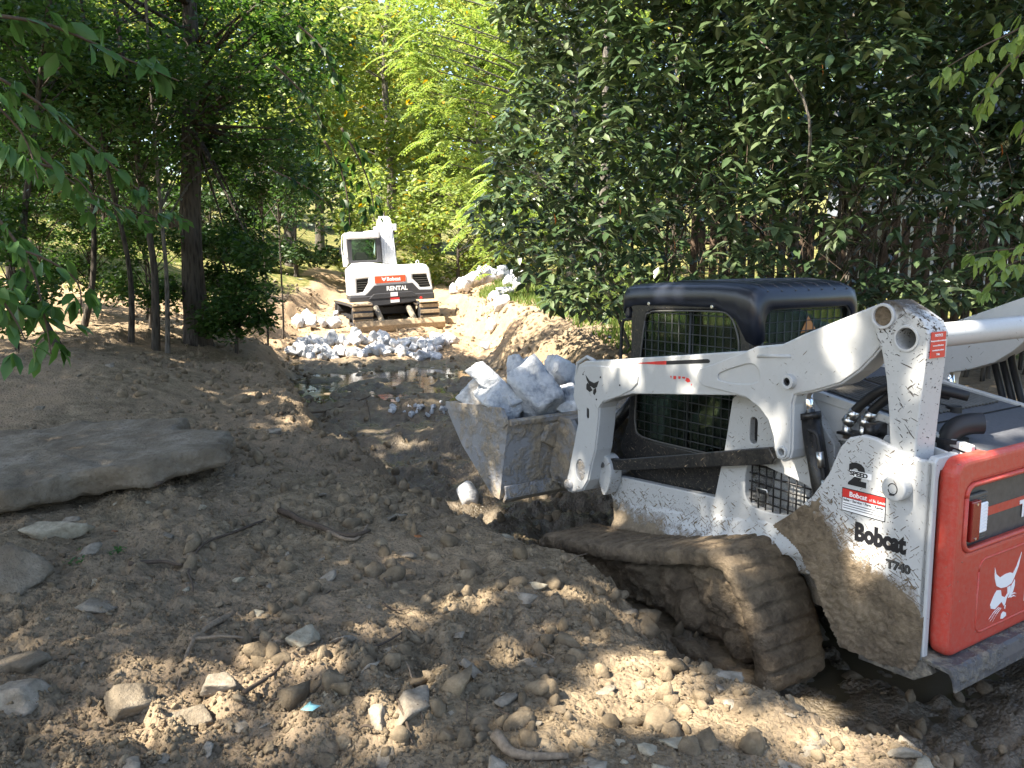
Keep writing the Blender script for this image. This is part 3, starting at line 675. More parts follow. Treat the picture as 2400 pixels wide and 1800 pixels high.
# --- lift arms, links, cross tube
ARM = [(1.329, 1.498), (1.255, 1.53), (1.153, 1.539), (.799, 1.586), (.405, 1.64), (-.083, 1.703), (-.158, 1.735), (-.317, 1.758), (-.454, 1.821), (-.623, 1.89), (-.813, 1.969), (-.876, 1.992), (-.93, 1.965), (-.947, 1.90), (-.92, 1.85), (-.863, 1.789), (-.821, 1.734), (-.755, 1.665), (-.663, 1.596), (-.53, 1.545), (-.411, 1.511), (-.40, 1.463), (-.406, 1.236), (-.395, 1.19), (-.35, 1.163), (-.306, 1.176), (-.29, 1.227), (-.28, 1.286), (-.248, 1.359), (-.186, 1.416), (-.108, 1.455), (-.03, 1.463), (.134, 1.443), (.796, 1.368), (.959, 1.319), (1.08, 1.27), (1.104, 1.235), (1.115, 1.124), (1.144, .949), (1.18, .849), (1.216, .731), (1.278, .645), (1.393, .603), (1.446, .599), (1.472, .643), (1.446, .723), (1.374, .964), (1.335, 1.105), (1.342, 1.199), (1.386, 1.272), (1.367, 1.401)]
REAR = [(.249, 1.546), (.228, 1.581), (.139, 1.612)] + [(a, b - .006) for a, b in ARM[5:11]] + [(-.876, 1.982), (-.92, 1.96), (-.936, 1.90), (-.912, 1.855)] + [(a + .006, b + .008) for a, b in ARM[15:20]] + [(a + .01, b + .006) for a, b in ARM[20:22]] + [(-.396, 1.236), (-.387, 1.195), (-.35, 1.172), (-.314, 1.184), (-.30, 1.227), (-.29, 1.29), (-.256, 1.366), (-.192, 1.424), (-.11, 1.464), (-.03, 1.472), (.195, 1.487), (.239, 1.515)]
FRONT = [(1.318, 1.488), (1.218, 1.505), (.864, 1.526), (.785, 1.516), (.735, 1.484), (.742, 1.44), (.80, 1.39), (.905, 1.342), (1.07, 1.282), (1.112, 1.235), (1.122, 1.124), (1.152, .949), (1.188, .849), (1.224, .731), (1.284, .653), (1.393, .612), (1.44, .609), (1.462, .643), (1.437, .723), (1.365, .964), (1.325, 1.105), (1.333, 1.199), (1.376, 1.275), (1.357, 1.401)]
REC = spline([(.096, 1.556), (.055, 1.585), (-.10, 1.638), (-.16, 1.635), (-.19, 1.592), (-.17, 1.55), (-.067, 1.53), (.07, 1.53)], 4)
for s in (1, -1):
    ya, yb = (.61, .75)
    o = plate('lift_arm', ARM, ya * s, yb * s, M['white_arm'], TL, [circ(-.349, 1.217, .02, 16)], bevel=.012, seg=3)
    o['label'] = 'white lift arm streaked with mud' if s > 0 else 'far white lift arm behind the cross tube'
    plate('casting', REAR, yb * s - .004 * s, (yb + .011) * s, M['white_arm'], o, [REC, circ(-.349, 1.217, .022, 16)], bevel=.005)
    plate('casting', FRONT, yb * s - .004 * s, (yb + .009) * s, M['white_arm'], o, [circ(1.30, .785, .05, 16, .075), capsule(1.223, 1.185, .014, .035), circ(1.40, .66, .02, 12)], bevel=.005)
    plate('hole_face', circ(1.30, .785, .054, 16, .079), (yb - .0) * s, (yb + .0015) * s, M['bucket'], o, bevel=0)
    plate('hole_face', capsule(1.223, 1.185, .016, .038), yb * s, (yb + .0015) * s, M['dark'], o, bevel=0)  # near-black slot face, painted as the shade in the hole
    cyl('pin', 'y', (-.349, 1.217), .03, (yb + .006) * s, (yb + .022) * s, M['white_arm'], o, 20, .018)
    cyl('pin_boss', 'y', (-.384, 1.579), .036, (yb + .008) * s, (yb + .045) * s, M['white_arm'], o, 24, .02); cyl('pin_boss', 'y', (-.384, 1.579), .021, (yb + .008) * s, (yb + .038) * s, M['dark'], o, 16, .009)
    for k, (hx, hz_) in enumerate(((1.27, 1.44), (1.09, 1.44), (.9, 1.41), (1.13, 1.29))): cyl('bolt_hole', 'y', (hx, hz_), .006, (yb + .008) * s, (yb + .0105) * s, M['dark'], o, 10, bevel=0)  # flat near-black discs painted as shaded holes
    m = MB(); m.tube([(-.175, (yb + .011) * s, 1.686), (-.38, (yb + .011) * s, 1.703)], .009, 8); m.build('rib', M['white_arm'], o, True)
    m = MB(); m.tube([(1.22, .70 * s, 1.53), (1.30, .70 * s, 1.55), (1.40, .70 * s, 1.50), (1.425, .70 * s, 1.38), (1.36, .70 * s, 1.27)], .012, 8); m.build('grab_handle', M['white_arm'], o, True)
    # stripe, scraps of a torn label, cat emblem
    plate('stripe', [(.767, 1.561), (.575, 1.590), (.50, 1.599), (.50, 1.577), (.575, 1.570)], yb * s, (yb + .0015) * s, M['decal_red'], o, bevel=0)
    plate('stripe', [(.50, 1.599), (.18, 1.639), (.168, 1.637), (.161, 1.630), (.163, 1.622), (.172, 1.617), (.50, 1.577)], yb * s, (yb + .0015) * s, M['decal_black'], o, bevel=0)
    if s > 0:
        for pp in ([(.467, 1.516), (.455, 1.516), (.458, 1.50)], [(.44, 1.517), (.418, 1.519), (.42, 1.50), (.44, 1.498)], [(.40, 1.52), (.38, 1.521), (.385, 1.505), (.40, 1.505)], [(.37, 1.521), (.345, 1.522), (.35, 1.51), (.37, 1.512)], [(.335, 1.52), (.315, 1.515), (.305, 1.50), (.325, 1.492), (.345, 1.50)], [(.30, 1.485), (.292, 1.49), (.295, 1.475)]):
            plate('label_scrap', pp, yb, yb + .0015, M['decal_red'], o, bevel=0)
        yy = yb + .009
        for pp in ([(1.244, 1.44), (1.20, 1.405), (1.155, 1.395), (1.105, 1.415), (1.125, 1.372), (1.155, 1.358), (1.20, 1.375), (1.23, 1.405)], [(1.235, 1.375), (1.222, 1.39), (1.195, 1.372), (1.17, 1.345), (1.20, 1.33), (1.235, 1.345)], [(1.16, 1.352), (1.135, 1.365), (1.13, 1.34), (1.15, 1.315), (1.165, 1.325)]):
            plate('emblem', pp, yy, yy + .0012, M['decal_black'], o, bevel=0)
    # rear link and its pivots
    lk = plate('rear_link', [(-.83, 1.945), (-.845, 1.972), (-.876, 1.992), (-.918, 1.993), (-1.0, 1.948), (-1.06, 1.91), (-1.085, 1.86), (-1.082, 1.78), (-1.07, 1.6), (-1.057, 1.356), (-1.05, 1.2), (-.94, 1.2), (-.939, 1.361), (-.925, 1.5), (-.906, 1.641), (-.876, 1.771), (-.835, 1.86), (-.822, 1.905)], .63 * s, .785 * s, M['white_link'], TL, [circ(-.989, 1.834, .046)], bevel=.008, seg=3)
    cyl('collar', 'y', (-.989, 1.834), .058, .78 * s, .792 * s, M['white'], lk, 28, .046)
    cyl('collar', 'y', (-.880, 1.925), .056, .78 * s, .80 * s, M['white'], lk, 28, .043)
    cyl('pivot_pin', 'y', (-.880, 1.925), .045, .77 * s, .787 * s, M['mud'], lk, 24)
    if s > 0:
        m = frame_m((0, -1, 0), (0, 0, 1), (-1, 0, 0), (0, 0, 0))
        st = plate('notice_sticker', [(.765, 1.755), (.655, 1.755), (.655, 1.865), (.765, 1.865)], -1.0875, -1.085, M['decal_red'], lk, (), 'x', 0)
        st.location.x = -.0
        for k, (tx, sz) in enumerate((('NOTICE', .016), ('Damage to machine or attachment', .008), ('can occur if link and arm', .008), ('are not kept free of debris', .008), ('T740', .012))):
            txt_rear('lettering', tx, M['decal_white'], st, -1.088, .71, 1.845 - k * .02, sz, align='CENTER', bold=.0003)
m = MB(); v, f_ = tube([(-.989, y, 1.834) for y in (.783, .3, -.3, -.783)], .055, 28, False); m.add(v, f_); v, f_ = tube([(-.989, y, 1.834) for y in (-.783, .3, .783)], .0465, 28, False); m.add(v, f_)
m.build('cross_tube', M['white'], TL, True)
m = MB(); m.tube([(-.989, .45, 1.834), (-.989, .43, 1.834)], .0465, 24); m.build('tube_plug', M['white'], TL)

# --- rear fender panels
PAN = [(-.816, 1.387), (-.868, 1.383), (-1.034, 1.337), (-1.077, 1.324), (-1.145, 1.33), (-1.155, 1.31), (-1.155, .459), (-1.125, .385), (-.95, .35), (-.76, .36), (-.69, .45), (-.594, .641), (-.473, .77), (-.336, .841), (-.446, .929), (-.562, 1.044), (-.646, 1.17), (-.701, 1.308), (-.746, 1.363)]
for s in (1, -1):
    o = plate('fender_panel', PAN, .765 * s, .80 * s, M['white_side'], TL, bevel=.010, seg=3)
    o['label'] = 'white rear fender panel with black lettering, its lower half caked in mud'
    plate('fender_inner', [(-.80, 1.36), (-1.03, 1.345), (-1.13, 1.325), (-1.13, .45), (-.7, .45), (-.66, 1.1)], .585 * s, .60 * s, M['white'], o)
    plate('fender_edge', [(.80 * s, 1.325), (.775 * s, 1.345), (.62 * s, 1.345), (.62 * s, 1.31), (.755 * s, 1.29), (.765 * s, 1.25), (.765 * s, .44), (.80 * s, .44)], -1.158, -1.12, M['white'], o, (), 'x', .006)
    plate('fender_top', [(-1.155, .60 * s), (-1.155, .77 * s), (-1.06, .77 * s), (-1.06, .60 * s)], 1.285, 1.30, M['white'], o, (), 'z', .003)
    if s < 0: continue
    gxx, gzz = np.meshgrid(np.linspace(-1.15, -.34, 110), np.linspace(.36, 1.12, 104)); P3 = np.stack([gxx, np.zeros_like(gxx), gzz], 2).reshape(-1, 3)
    gm = 1 - ((gzz - .42 * (gxx + 1.1)) - .50) / .36; th = np.clip(gm.ravel() * .9 - .35 + .55 * fbm3(P3 * 6, 4, 77) * .5 + .5 * fbm3(P3 * 24, 3, 78) * .4, -.1, .9)
    pn = np.array(PAN); inside = np.zeros(len(P3), bool); q2 = np.roll(pn, -1, 0)
    for (xa, za), (xb, zb) in zip(pn, q2):
        c_ = ((za > P3[:, 2]) != (zb > P3[:, 2])) & (P3[:, 0] < (xb - xa) * (P3[:, 2] - za) / (zb - za + 1e-9) + xa); inside ^= c_
    P3[:, 1] = .7985 + .020 * th * (1 + .5 * fbm3(P3 * 60, 3, 79)); kq = inside & (th > -.05); ii, jj = np.meshgrid(np.arange(103), np.arange(109), indexing='ij'); b0 = (ii * 110 + jj).ravel(); fq = np.stack([b0, b0 + 1, b0 + 111, b0 + 110], 1)
    link('mud_cake', mesh_np('mud_cake', P3, fq[kq[fq].all(1)], True), M['mud'], o)['label'] = 'thick caked mud on the lower fender'
    fc = cyl('fuel_cap', 'y', (-1.012, 1.19), .056, .80, .862, M['white'], o, 32, bevel=.008)
    a = np.linspace(.3, 2 * np.pi - .2, 20); m = MB(); m.tube([(-1.012 + .021 * math.cos(k), .8625, 1.19 + .024 * math.sin(k)) for k in a], .0022, 5); m.build('cap_ring', M['rubber'], fc)
    m = MB(); m.tube([(-1.022, .863, 1.166), (-1.0, .863, 1.164)], .005, 6); m.build('cap_lock', M['rubber'], fc)
    y = .8012
    # large digit with the word across it
    txt_left('lettering', '2', M['decal_black'], o, -.757, y, 1.152, .138, bold=.007, sx=1.25)
    plate('label_band', [(-.762, 1.216), (-.872, 1.216), (-.872, 1.188), (-.762, 1.188)], y, y + .0012, M['decal_white'], o, bevel=0)
    txt_left('lettering', 'SPEED', M['decal_black'], o, -.763, y + .0016, 1.1925, .028, bold=.0012, sx=1.18)
    st = plate('dealer_sticker', [(-.726, 1.126), (-.946, 1.126), (-.948, 1.014), (-.728, 1.016)], y, y + .0008, M['decal_black'], o, bevel=0)
    plate('sticker_band', [(-.729, 1.122), (-.943, 1.122), (-.943, 1.082), (-.729, 1.082)], y + .0008, y + .0014, M['decal_red'], st, bevel=0)
    plate('sticker_band', [(-.731, 1.080), (-.943, 1.080), (-.944, 1.018), (-.731, 1.020)], y + .0008, y + .0014, M['decal_white'], st, bevel=0)
    txt_left('lettering', 'Bobcat', M['decal_white'], st, -.765, y + .0018, 1.091, .032, bold=.0008); txt_left('lettering', 'of St. Louis', M['decal_white'], st, -.865, y + .0018, 1.091, .018)
    txt_left('lettering', 'Sales • Service • Parts • Rental', M['decal_black'], st, -.735, y + .0018, 1.066, .0165, bold=.0003)
    for k in range(3): plate('sticker_line', [(-.735, 1.056 - k * .011), (-.94 + (.05 if k == 1 else 0), 1.056 - k * .011), (-.94 + (.05 if k == 1 else 0), 1.053 - k * .011), (-.735, 1.053 - k * .011)], y + .0014, y + .0018, M['decal_black'], st, bevel=0)
    txt_left('lettering', 'Bobcat', M['decal_black'], o, -.80, y, .897, .113, bold=.0062, sx=.78)
    txt_left('lettering', 'T740', M['decal_black'], o, -.965, y, .812, .052, bold=.0032, sx=1.02); txt_left('lettering', 'T740', M['greypanel'], o, -.965, y + .0012, .812, .052, sx=1.02)
    for hx, hzz in ((-.98, .53), (-1.10, .50)): cyl('bolt_hole', 'y', (hx, hzz), .010, .7985, .8015, M['dark'], o, 10, bevel=0)  # near-black discs stand in for the shade in the holes

# --- tailgate, bumper
rec = rrect(-.66, .66, .925, 1.215, .05)
tgt = plate('tailgate', rrect(-.745, .745, .455, 1.338, .075, 7), -1.225, -1.135, M['red'], TL, [rec], 'x', .028, 4)
tgt['label'] = 'red rear tailgate with lamps and white cat emblem'
m = MB(); ring = np.concatenate([rec, rec[:1]]); m.tube([(-1.222, a, b) for a, b in ring], .012, 8); m.build('recess_rim', M['red'], tgt, True)
bp = plate('lamp_panel', rrect(-.67, .67, .915, 1.225, .05), -1.19, -1.18, M['greypanel'], tgt, (), 'x', 0)
for s in (1, -1):
    h = plate('tail_lamp', rrect(min(.455 * s, .655 * s), max(.455 * s, .655 * s), .945, 1.165, .02), -1.212, -1.19, M['greypanel'], tgt, (), 'x', .008, 3)
    a, b = sorted((.56 * s, .632 * s)); plate('lens', rrect(a, b, .965, 1.145, .008), -1.238, -1.212, M['lens_red'], h, (), 'x', .006)
    a, b = sorted((.472 * s, .556 * s)); plate('lens', rrect(a, b, .985, 1.12, .008), -1.2225, -1.212, M['lens_clear'], h, (), 'x', .004)
    for k in range(9):
        m = MB(); z = .993 + k * .0148; m.tube([(-1.221, .474 * s, z), (-1.221, .554 * s, z)], .0024, 6); m.build('lens_rib', M['lens_clear'], h, True)
    for z in (.978, 1.13): cyl('screw', 'x', (.596 * s, z), .006, -1.241, -1.238, M['zinc'], h, 8, bevel=0)
    for k in range(2): m = MB(); m.tube([(-1.213, .475 * s, 1.130 + k * .012), (-1.213, .555 * s, 1.130 + k * .012)], .003, 6); m.build('lamp_rib', M['greypanel'], h)
    for k in range(2): m = MB(); m.tube([(-1.213, .475 * s, .958 + k * .012), (-1.213, .555 * s, .958 + k * .012)], .003, 6); m.build('lamp_rib', M['greypanel'], h)
plate('stripe', rrect(-.43, .43, 1.036, 1.076, .006), -1.1925, -1.19, M['red'], bp, (), 'x', 0)
txt_rear('lettering', 'T740', M['decal_white'], tgt, -1.195, .135, .98, .11, bold=.004)
# raised field of the door with the emblem and the big name
pl = spline(rrect(-.52, .52, .52, .86, .05, 3), 1); m = MB(); ring = np.concatenate([pl, pl[:1]]); m.tube([(-1.2235, a, b) for a, b in ring], .006, 8); m.build('pressed_rim', M['red'], tgt, True)
E = -1.2252
def em(pts): plate('emblem', [(.41 - a * .26, .80 - b * .245) for a, b in pts], E - .0015, E, M['decal_white'], tgt, (), 'x', 0)
em([(.10, .0), (.16, .14), (.30, .24), (.48, .215), (.64, .22), (.75, .26), (.86, .14), (1., -.10), (.93, .15), (.80, .36), (.72, .45), (.55, .48), (.36, .46), (.20, .38), (.12, .22)])
em([(.22, .47), (.36, .50), (.40, .62), (.52, .68), (.60, .62), (.585, .50), (.69, .49), (.70, .60), (.58, .72), (.55, .82), (.50, .84), (.42, .74), (.36, .76), (.20, .83), (.06, .78), (.03, .70), (.14, .54)])
em([(.72, .50), (.83, .40), (.84, .52), (.80, .62), (.74, .72), (.64, .72), (.70, .60)])
em([(.44, .985), (.50, .95), (.60, 1.0), (.61, 1.06), (.50, 1.09), (.42, 1.07)])
em([(.53, .84), (.57, .84), (.56, .92), (.53, .90)])
for a, b, c, d in ((.34, .82, .02, .98), (.38, .84, .07, 1.03), (.42, .86, .16, 1.06), (.74, .68, .93, .70), (.74, .72, .92, .76)):
    em([(a, b), (a - .015, b + .02), ((a + c) / 2 - .02, (b + d) / 2 - .01), (c, d), ((a + c) / 2, (b + d) / 2 - .03)])
txt_rear('lettering', 'Bobcat', M['decal_white'], tgt, E, .098, .585, .235, bold=.012, sx=.8)
bm_ = plate('bumper', [(-1.10, .475), (-1.20, .455), (-1.27, .455), (-1.285, .445), (-1.30, .40), (-1.305, .36), (-1.295, .36), (-1.288, .40), (-1.272, .432), (-1.2, .437), (-1.1, .455)], -.80, .80, M['bumper'], TL, bevel=.003)
plate('bumper_bracket', [(-1.16, .455), (-1.10, .455), (-.85, .40), (-.85, .33), (-1.12, .34), (-1.20, .40)], .70, .80, M['bumper'], TL, bevel=.004); plate('bumper_bracket', [(-1.16, .455), (-1.10, .455), (-.85, .40), (-.85, .33), (-1.12, .34), (-1.20, .40)], -.80, -.70, M['bumper'], TL, bevel=.004)

# --- hydraulic cylinders and hoses
for s in (1, -1):
    c = empty('hydraulic_cylinder', parent=TL); y = .645 * s
    m = MB(); m.tube([(-.385, y, 1.56), (-.425, y, 1.36)], .026, 20); m.build('rod', M['chrome'], c, True)
    m = MB(); m.tube([(-.415, y, 1.41), (-.585, y, .72)], .050, 24); m.tube([(-.412, y, 1.415), (-.42, y, 1.385)], .056, 24); m.build('barrel', M['black'], c, True)
    m = MB(); m.tube(spline([(-.455, y + .04 * s, 1.33), (-.475, y + .075 * s, 1.345), (-.515, y + .075 * s, 1.33), (-.53, y + .07 * s, 1.27), (-.57, y + .06 * s, 1.08), (-.62, y + .05 * s, .9)], 5, False), .011, 10); m.build('hose', M['rubber'], c, True)
    m = MB(); m.tube([(-.532, y + .07 * s, 1.245), (-.545, y + .068 * s, 1.17)], .018, 12); m.tube([(-.56, y + .064 * s, 1.11), (-.575, y + .06 * s, 1.05)], .017, 12); m.build('fitting', M['zinc'], c)
ho = empty('hose_bundle', parent=TL)
for k, y in enumerate((.56, .525)):
    x0 = -.60 - .065 * k
    m = MB(); m.tube(spline([(x0, y, 1.43), (x0 - .05, y, 1.485), (x0 - .14, y - .01, 1.56), (x0 - .24, y - .05, 1.585), (x0 - .38, y - .16, 1.55)], 5, False), .023, 12); m.build('hose', M['rubber'], ho, True)
    m = MB(); m.tube([(x0 + .012, y, 1.40), (x0 - .012, y, 1.445)], .026, 12); m.tube([(x0 + .03, y, 1.375), (x0 + .01, y, 1.405)], .031, 6); m.build('fitting', M['zinc'], ho)
    m = MB(); m.tube([(x0 + .03, y, 1.30), (x0 + .03, y, 1.375)], .021, 8); m.build('elbow', M['zinc'], ho)
m = MB(); m.box(-.76, -.54, .50, .60, 1.322, 1.334); m.box(-.745, -.70, .50, .62, 1.334, 1.40); m.build('bracket', M['black'], ho)
# hose loop of the far cylinder, seen past the hood
fh = empty('hose_bundle', parent=TL)
for k in range(3):
    m = MB(); m.tube(spline([(-.62 - .06 * k, -.62, 1.75), (-.60 - .05 * k, -.72, 1.62), (-.62 - .05 * k, -.78, 1.45), (-.68 - .05 * k, -.74, 1.32)], 5, False), .02, 10); m.build('hose', M['rubber'], fh, True)
    m = MB(); m.tube([(-.68 - .05 * k, -.74, 1.33), (-.70 - .05 * k, -.73, 1.24)], .023, 8); m.build('fitting', M['zinc'], fh)

# --- bucket on its quick-attach frame
bk = empty('bucket', parent=TL); bk['label'] = 'rolled-back steel bucket smeared with mud'
SIDE = [(1.985, .452), (1.862, 1.04), (1.935, 1.14), (2.745, 1.078), (2.745, 1.0), (2.53, .77), (2.2, .54), (2.08, .462)]
SHEET = [(1.862, 1.04), (1.985, .46), (2.08, .462), (2.2, .54), (2.53, .77), (2.745, 1.0), (2.80, 1.06)]
sh = np.array(SHEET); t_ = np.gradient(sh, axis=0); t_ /= np.linalg.norm(t_, axis=1, keepdims=True); nn = np.stack([-t_[:, 1], t_[:, 0]], 1) * .018
for s in (1, -1):
    plate('side_plate', SIDE, .955 * s, .975 * s, M['bucket'], bk, bevel=.003)
    plate('side_cutter', [(1.862, 1.035), (1.935, 1.148), (2.75, 1.085), (2.75, 1.03), (2.45, 1.03), (1.9, 1.0)], .975 * s, .99 * s, M['bucket'], bk, bevel=.003)
plate('shell', list(map(tuple, sh)) + list(map(tuple, (sh + nn)[::-1])), -.956, .956, M['bucket'], bk, bevel=0)
plate('back_rim', [(1.845, 1.02), (1.835, 1.055), (1.87, 1.07), (1.895, 1.04)], -.956, .956, M['bucket'], bk, bevel=.004)
plate('wear_bar', [(1.975, .44), (1.94, .50), (1.95, .56), (1.93, .56), (1.92, .47), (1.96, .43)], -.956, .956, M['bucket'], bk, bevel=.004)
P = np.array([(.62, 1.0), (.50, 1.01), (.41, .98), (.40, .83), (.44, .75), (.56, .81), (.66, .87)])
xm = lambda z: np.interp(z, [.46, 1.04], [1.985, 1.862])
# mud slab stuck on the back of the shell
bm = bmesh.new(); fr_ = [bm.verts.new((xm(b) - .03, a, b)) for a, b in P]; bk_ = [bm.verts.new((xm(b) + .003, a + .01, b)) for a, b in P]
bm.faces.new(fr_); 
for k in range(len(P)): bm.faces.new((fr_[k], bk_[k], bk_[(k + 1) % len(P)], fr_[(k + 1) % len(P)]))
bmesh.ops.recalc_face_normals(bm, faces=list(bm.faces)); me = bpy.data.meshes.new('mud_cake'); bm.to_mesh(me); bm.free(); bev(link('mud_cake', me, M['bucket'], bk), .012, 3)
for s in (1, -1):
    plate('attach_frame', [(1.86, 1.02), (1.70, 1.05), (1.62, .96), (1.50, .72), (1.46, .62), (1.60, .56), (1.93, .54), (1.96, .62)], .36 * s, .40 * s, M['bucket'], bk, bevel=.006); plate('attach_frame', [(1.86, 1.02), (1.70, 1.05), (1.62, .96), (1.50, .72), (1.46, .62), (1.60, .56), (1.93, .54), (1.96, .62)], .50 * s, .54 * s, M['bucket'], bk, bevel=.006)
m = MB(); m.box(1.70, 1.86, -.54, .54, .99, 1.05); m.box(1.76, 1.90, -.54, .54, .54, .60); m.build('attach_beam', M['bucket'], bk, bevel=.01)
m = MB(); m.tube([(1.42, .78, .66), (1.42, -.78, .66)], .035, 16); m.build('pivot_shaft', M['bucket'], bk, True)
for s in (1, -1):
    m = MB(); m.tube([(1.20, .36 * s, 1.25), (1.60, .36 * s, .86)], .04, 16); m.build('tilt_cylinder', M['black'], bk, True)

# ------------------------------------------------------------------ excavator seen from behind (x right, y forward/away, z up)
EX = empty('excavator'); tag(EX, 'white and grey excavator with red name plate, seen from behind in the channel', 'excavator')
EX.location = (-2.92, 20.45, .66); EX.rotation_euler = (0, R(-2.2), R(14)); EX.scale = (.95, .95, .97)
g = .001924
def G(a, b): return ((a - 960) * g, (1610 - b) * g)
def gp(pts): return [G(*p) for p in pts]
def gplate(name, pts, y0, y1, mat, parent, holes=(), bevel=.012, seg=2): return plate(name, gp(pts), y0, y1, mat, parent, [gp(h) for h in holes], 'y', bevel, seg)
M['decal_orange2'] = mat_plain('plate_red', (.72, .09, .03), .4)
W, DK = M['exwhite'], M['exdark']
vl = [(510, 1022), (662, 1012), (655, 1080), (585, 1188), (505, 1195)]; vr = [(1253, 985), (1440, 985), (1462, 1060), (1490, 1155), (1352, 1160), (1330, 1120), (1253, 1040)]
cwt = gplate('counterweight', [(392, 1232), (390, 940), (420, 860), (470, 812), (700, 806), (980, 852), (1400, 850), (1455, 870), (1485, 915), (1500, 1000), (1520, 1232)], 0, .45, W, EX, [vl, vr], .035, 3)
for vv in (vl, vr):
    gplate('vent_shade', vv, .07, .09, M['dark'], cwt, (), 0)  # near-black sheet painted as the shade behind the slats
    x0 = min(p[0] for p in vv); x1 = max(p[0] for p in vv); z0 = min(p[1] for p in vv); z1 = max(p[1] for p in vv)
    n = 6
    for k in range(n):
        zz = z0 + (z1 - z0) * (k + .6) / n; xs = []
        for a, b in zip(vv, vv[1:] + vv[:1]):
            if (a[1] - zz) * (b[1] - zz) < 0: xs.append(a[0] + (b[0] - a[0]) * (zz - a[1]) / (b[1] - a[1]))
        if len(xs) == 2:
            xs.sort(); (ax, az), (bx, bz) = G(xs[0], zz), G(xs[1], zz); m = MB()
            m.box(ax, bx, .012, .06, az - .009, az + .009); m.build('slat', M['greypanel'], cwt, bevel=.003)
gplate('name_plate', [(748, 995), (755, 990), (1150, 985), (1156, 990), (1156, 1062), (1150, 1068), (755, 1080), (748, 1075)], -.012, 0, M['decal_orange2'], cwt, (), 0)
def txt_back(body, mat, parent, gx_, gz_, size, **kw):
    a, b = G(gx_, gz_); return text_mesh('lettering', body, mat, parent, size, frame_m((1, 0, 0), (0, 0, 1), (0, -1, 0), (a, -.014, b)), **kw)
txt_back('Bobcat', M['decal_white'], cwt, 905, 1052, .125, bold=.006)
a0, b0 = G(868, 1028); plate('emblem', [(a0 - .06, b0 + .06), (a0 - .025, b0 + .025), (a0 + .025, b0 + .025), (a0 + .06, b0 + .06), (a0 + .045, b0 - .01), (a0, b0 - .06), (a0 - .045, b0 - .01)], -.0155, -.0125, M['decal_white'], cwt, bevel=0)
gplate('rear_guard', [(640, 1200), (735, 1105), (1245, 1090), (1330, 1185), (1520, 1190), (1522, 1245), (410, 1245), (412, 1230), (600, 1228)], -.035, .30, DK, EX, (), .02)
txt_back('RENTAL', M['decal_white'], EX, 893, 1178, .148, bold=.006).location.y = -.037
gplate('rear_guard_step', [(650, 1285), (720, 1215), (1230, 1200), (1290, 1250), (1290, 1275)], -.06, -.03, DK, EX, (), .012)
lw = gplate('lower_guard', [(402, 1240), (1528, 1228), (1535, 1318), (1180, 1352), (760, 1378), (405, 1385)], -.05, .42, DK, EX, (), .025)
gplate('label', [(942, 1205), (1038, 1203), (1038, 1255), (942, 1258)], -.066, -.058, M['decal_white'], lw, (), 0)
gplate('label', [(938, 1275), (1058, 1272), (1058, 1335), (938, 1340)], -.058, -.049, M['decal_white'], lw, (), 0); gplate('label', [(938, 1275), (1058, 1272), (1058, 1295), (938, 1298)], -.0605, -.0585, M['decal_red'], lw, (), 0)
for px, pz in ((600, 1330), (1348, 1293)): a, b = G(px, pz); cyl('reflector', 'y', (a, b), .036, -.062, -.048, M['decal_red'], lw, 18)
# deck and engine housing going forward
gplate('housing', [(1000, 1240), (1000, 880), (1390, 872), (1450, 900), (1485, 950), (1500, 1240)], .44, 2.0, W, EX, (), .03)
gplate('deck', [(420, 1340), (420, 1210), (1500, 1210), (1500, 1330)], .40, 2.3, DK, EX, (), .02)
gplate('side_cover', [(393, 1235), (393, 900), (430, 850), (640, 830), (640, 1235)], .45, 1.1, W, EX, (), .02)
a, b = G(1350, 845); m = MB(); m.tube([(a - .035, .3, b), (a - .03, .3, b + .06), (a, .3, b + .08), (a + .03, .3, b + .06), (a + .035, .3, b)], .012, 8); m.build('lifting_eye', W, EX, True)
# cab
cb = empty('cab', parent=EX); cb['label'] = 'white cab with grey tinted rear window'
rwn = [(490, 508), (512, 500), (795, 500), (812, 515), (818, 760), (805, 778), (500, 778), (487, 765)]
rv = gplate('cab_rear', [(432, 812), (425, 560), (432, 420), (470, 405), (850, 398), (870, 420), (880, 812)], .42, .47, DK, cb, [rwn], .015)
gplate('rear_window', rwn, .45, .455, M['glass2'], rv, (), 0)
gplate('cab_roof', [(400, 415), (470, 404), (640, 420), (672, 400), (850, 392), (868, 420), (862, 492), (432, 500), (428, 470)], .38, 1.75, W, cb, (), .03, 3)
gplate('cab_post', [(388, 860), (378, 600), (392, 430), (430, 430), (440, 812)], .50, .60, W, cb, (), .015); gplate('cab_post', [(388, 860), (378, 600), (392, 430), (430, 430), (440, 860)], 1.62, 1.72, W, cb, (), .015)
gplate('cab_side', [(388, 860), (383, 700), (420, 700), (425, 860)], .6, 1.62, W, cb, (), .015)
gplate('side_window', [(388, 700), (380, 590), (396, 440), (402, 440), (390, 590), (396, 700)], .6, 1.62, M['glass2'], cb, (), 0)
gplate('cab_far_side', [(860, 812), (850, 420), (872, 420), (880, 812)], .47, 1.72, DK, cb, (), .01); gplate('cab_front', rwn, 1.68, 1.69, M['glass2'], cb, (), 0)
gplate('label', [(398, 660), (436, 658), (438, 732), (402, 735)], .492, .499, M['decal_white'], cb, (), 0)
gplate('seat', [(520, 780), (525, 700), (560, 670), (680, 672), (712, 720), (715, 780)], .75, .9, M['greypanel'], cb, (), .05, 3)
gplate('mirror', [(345, 690), (350, 590), (368, 590), (372, 690)], 1.3, 1.36, DK, cb, (), .01)
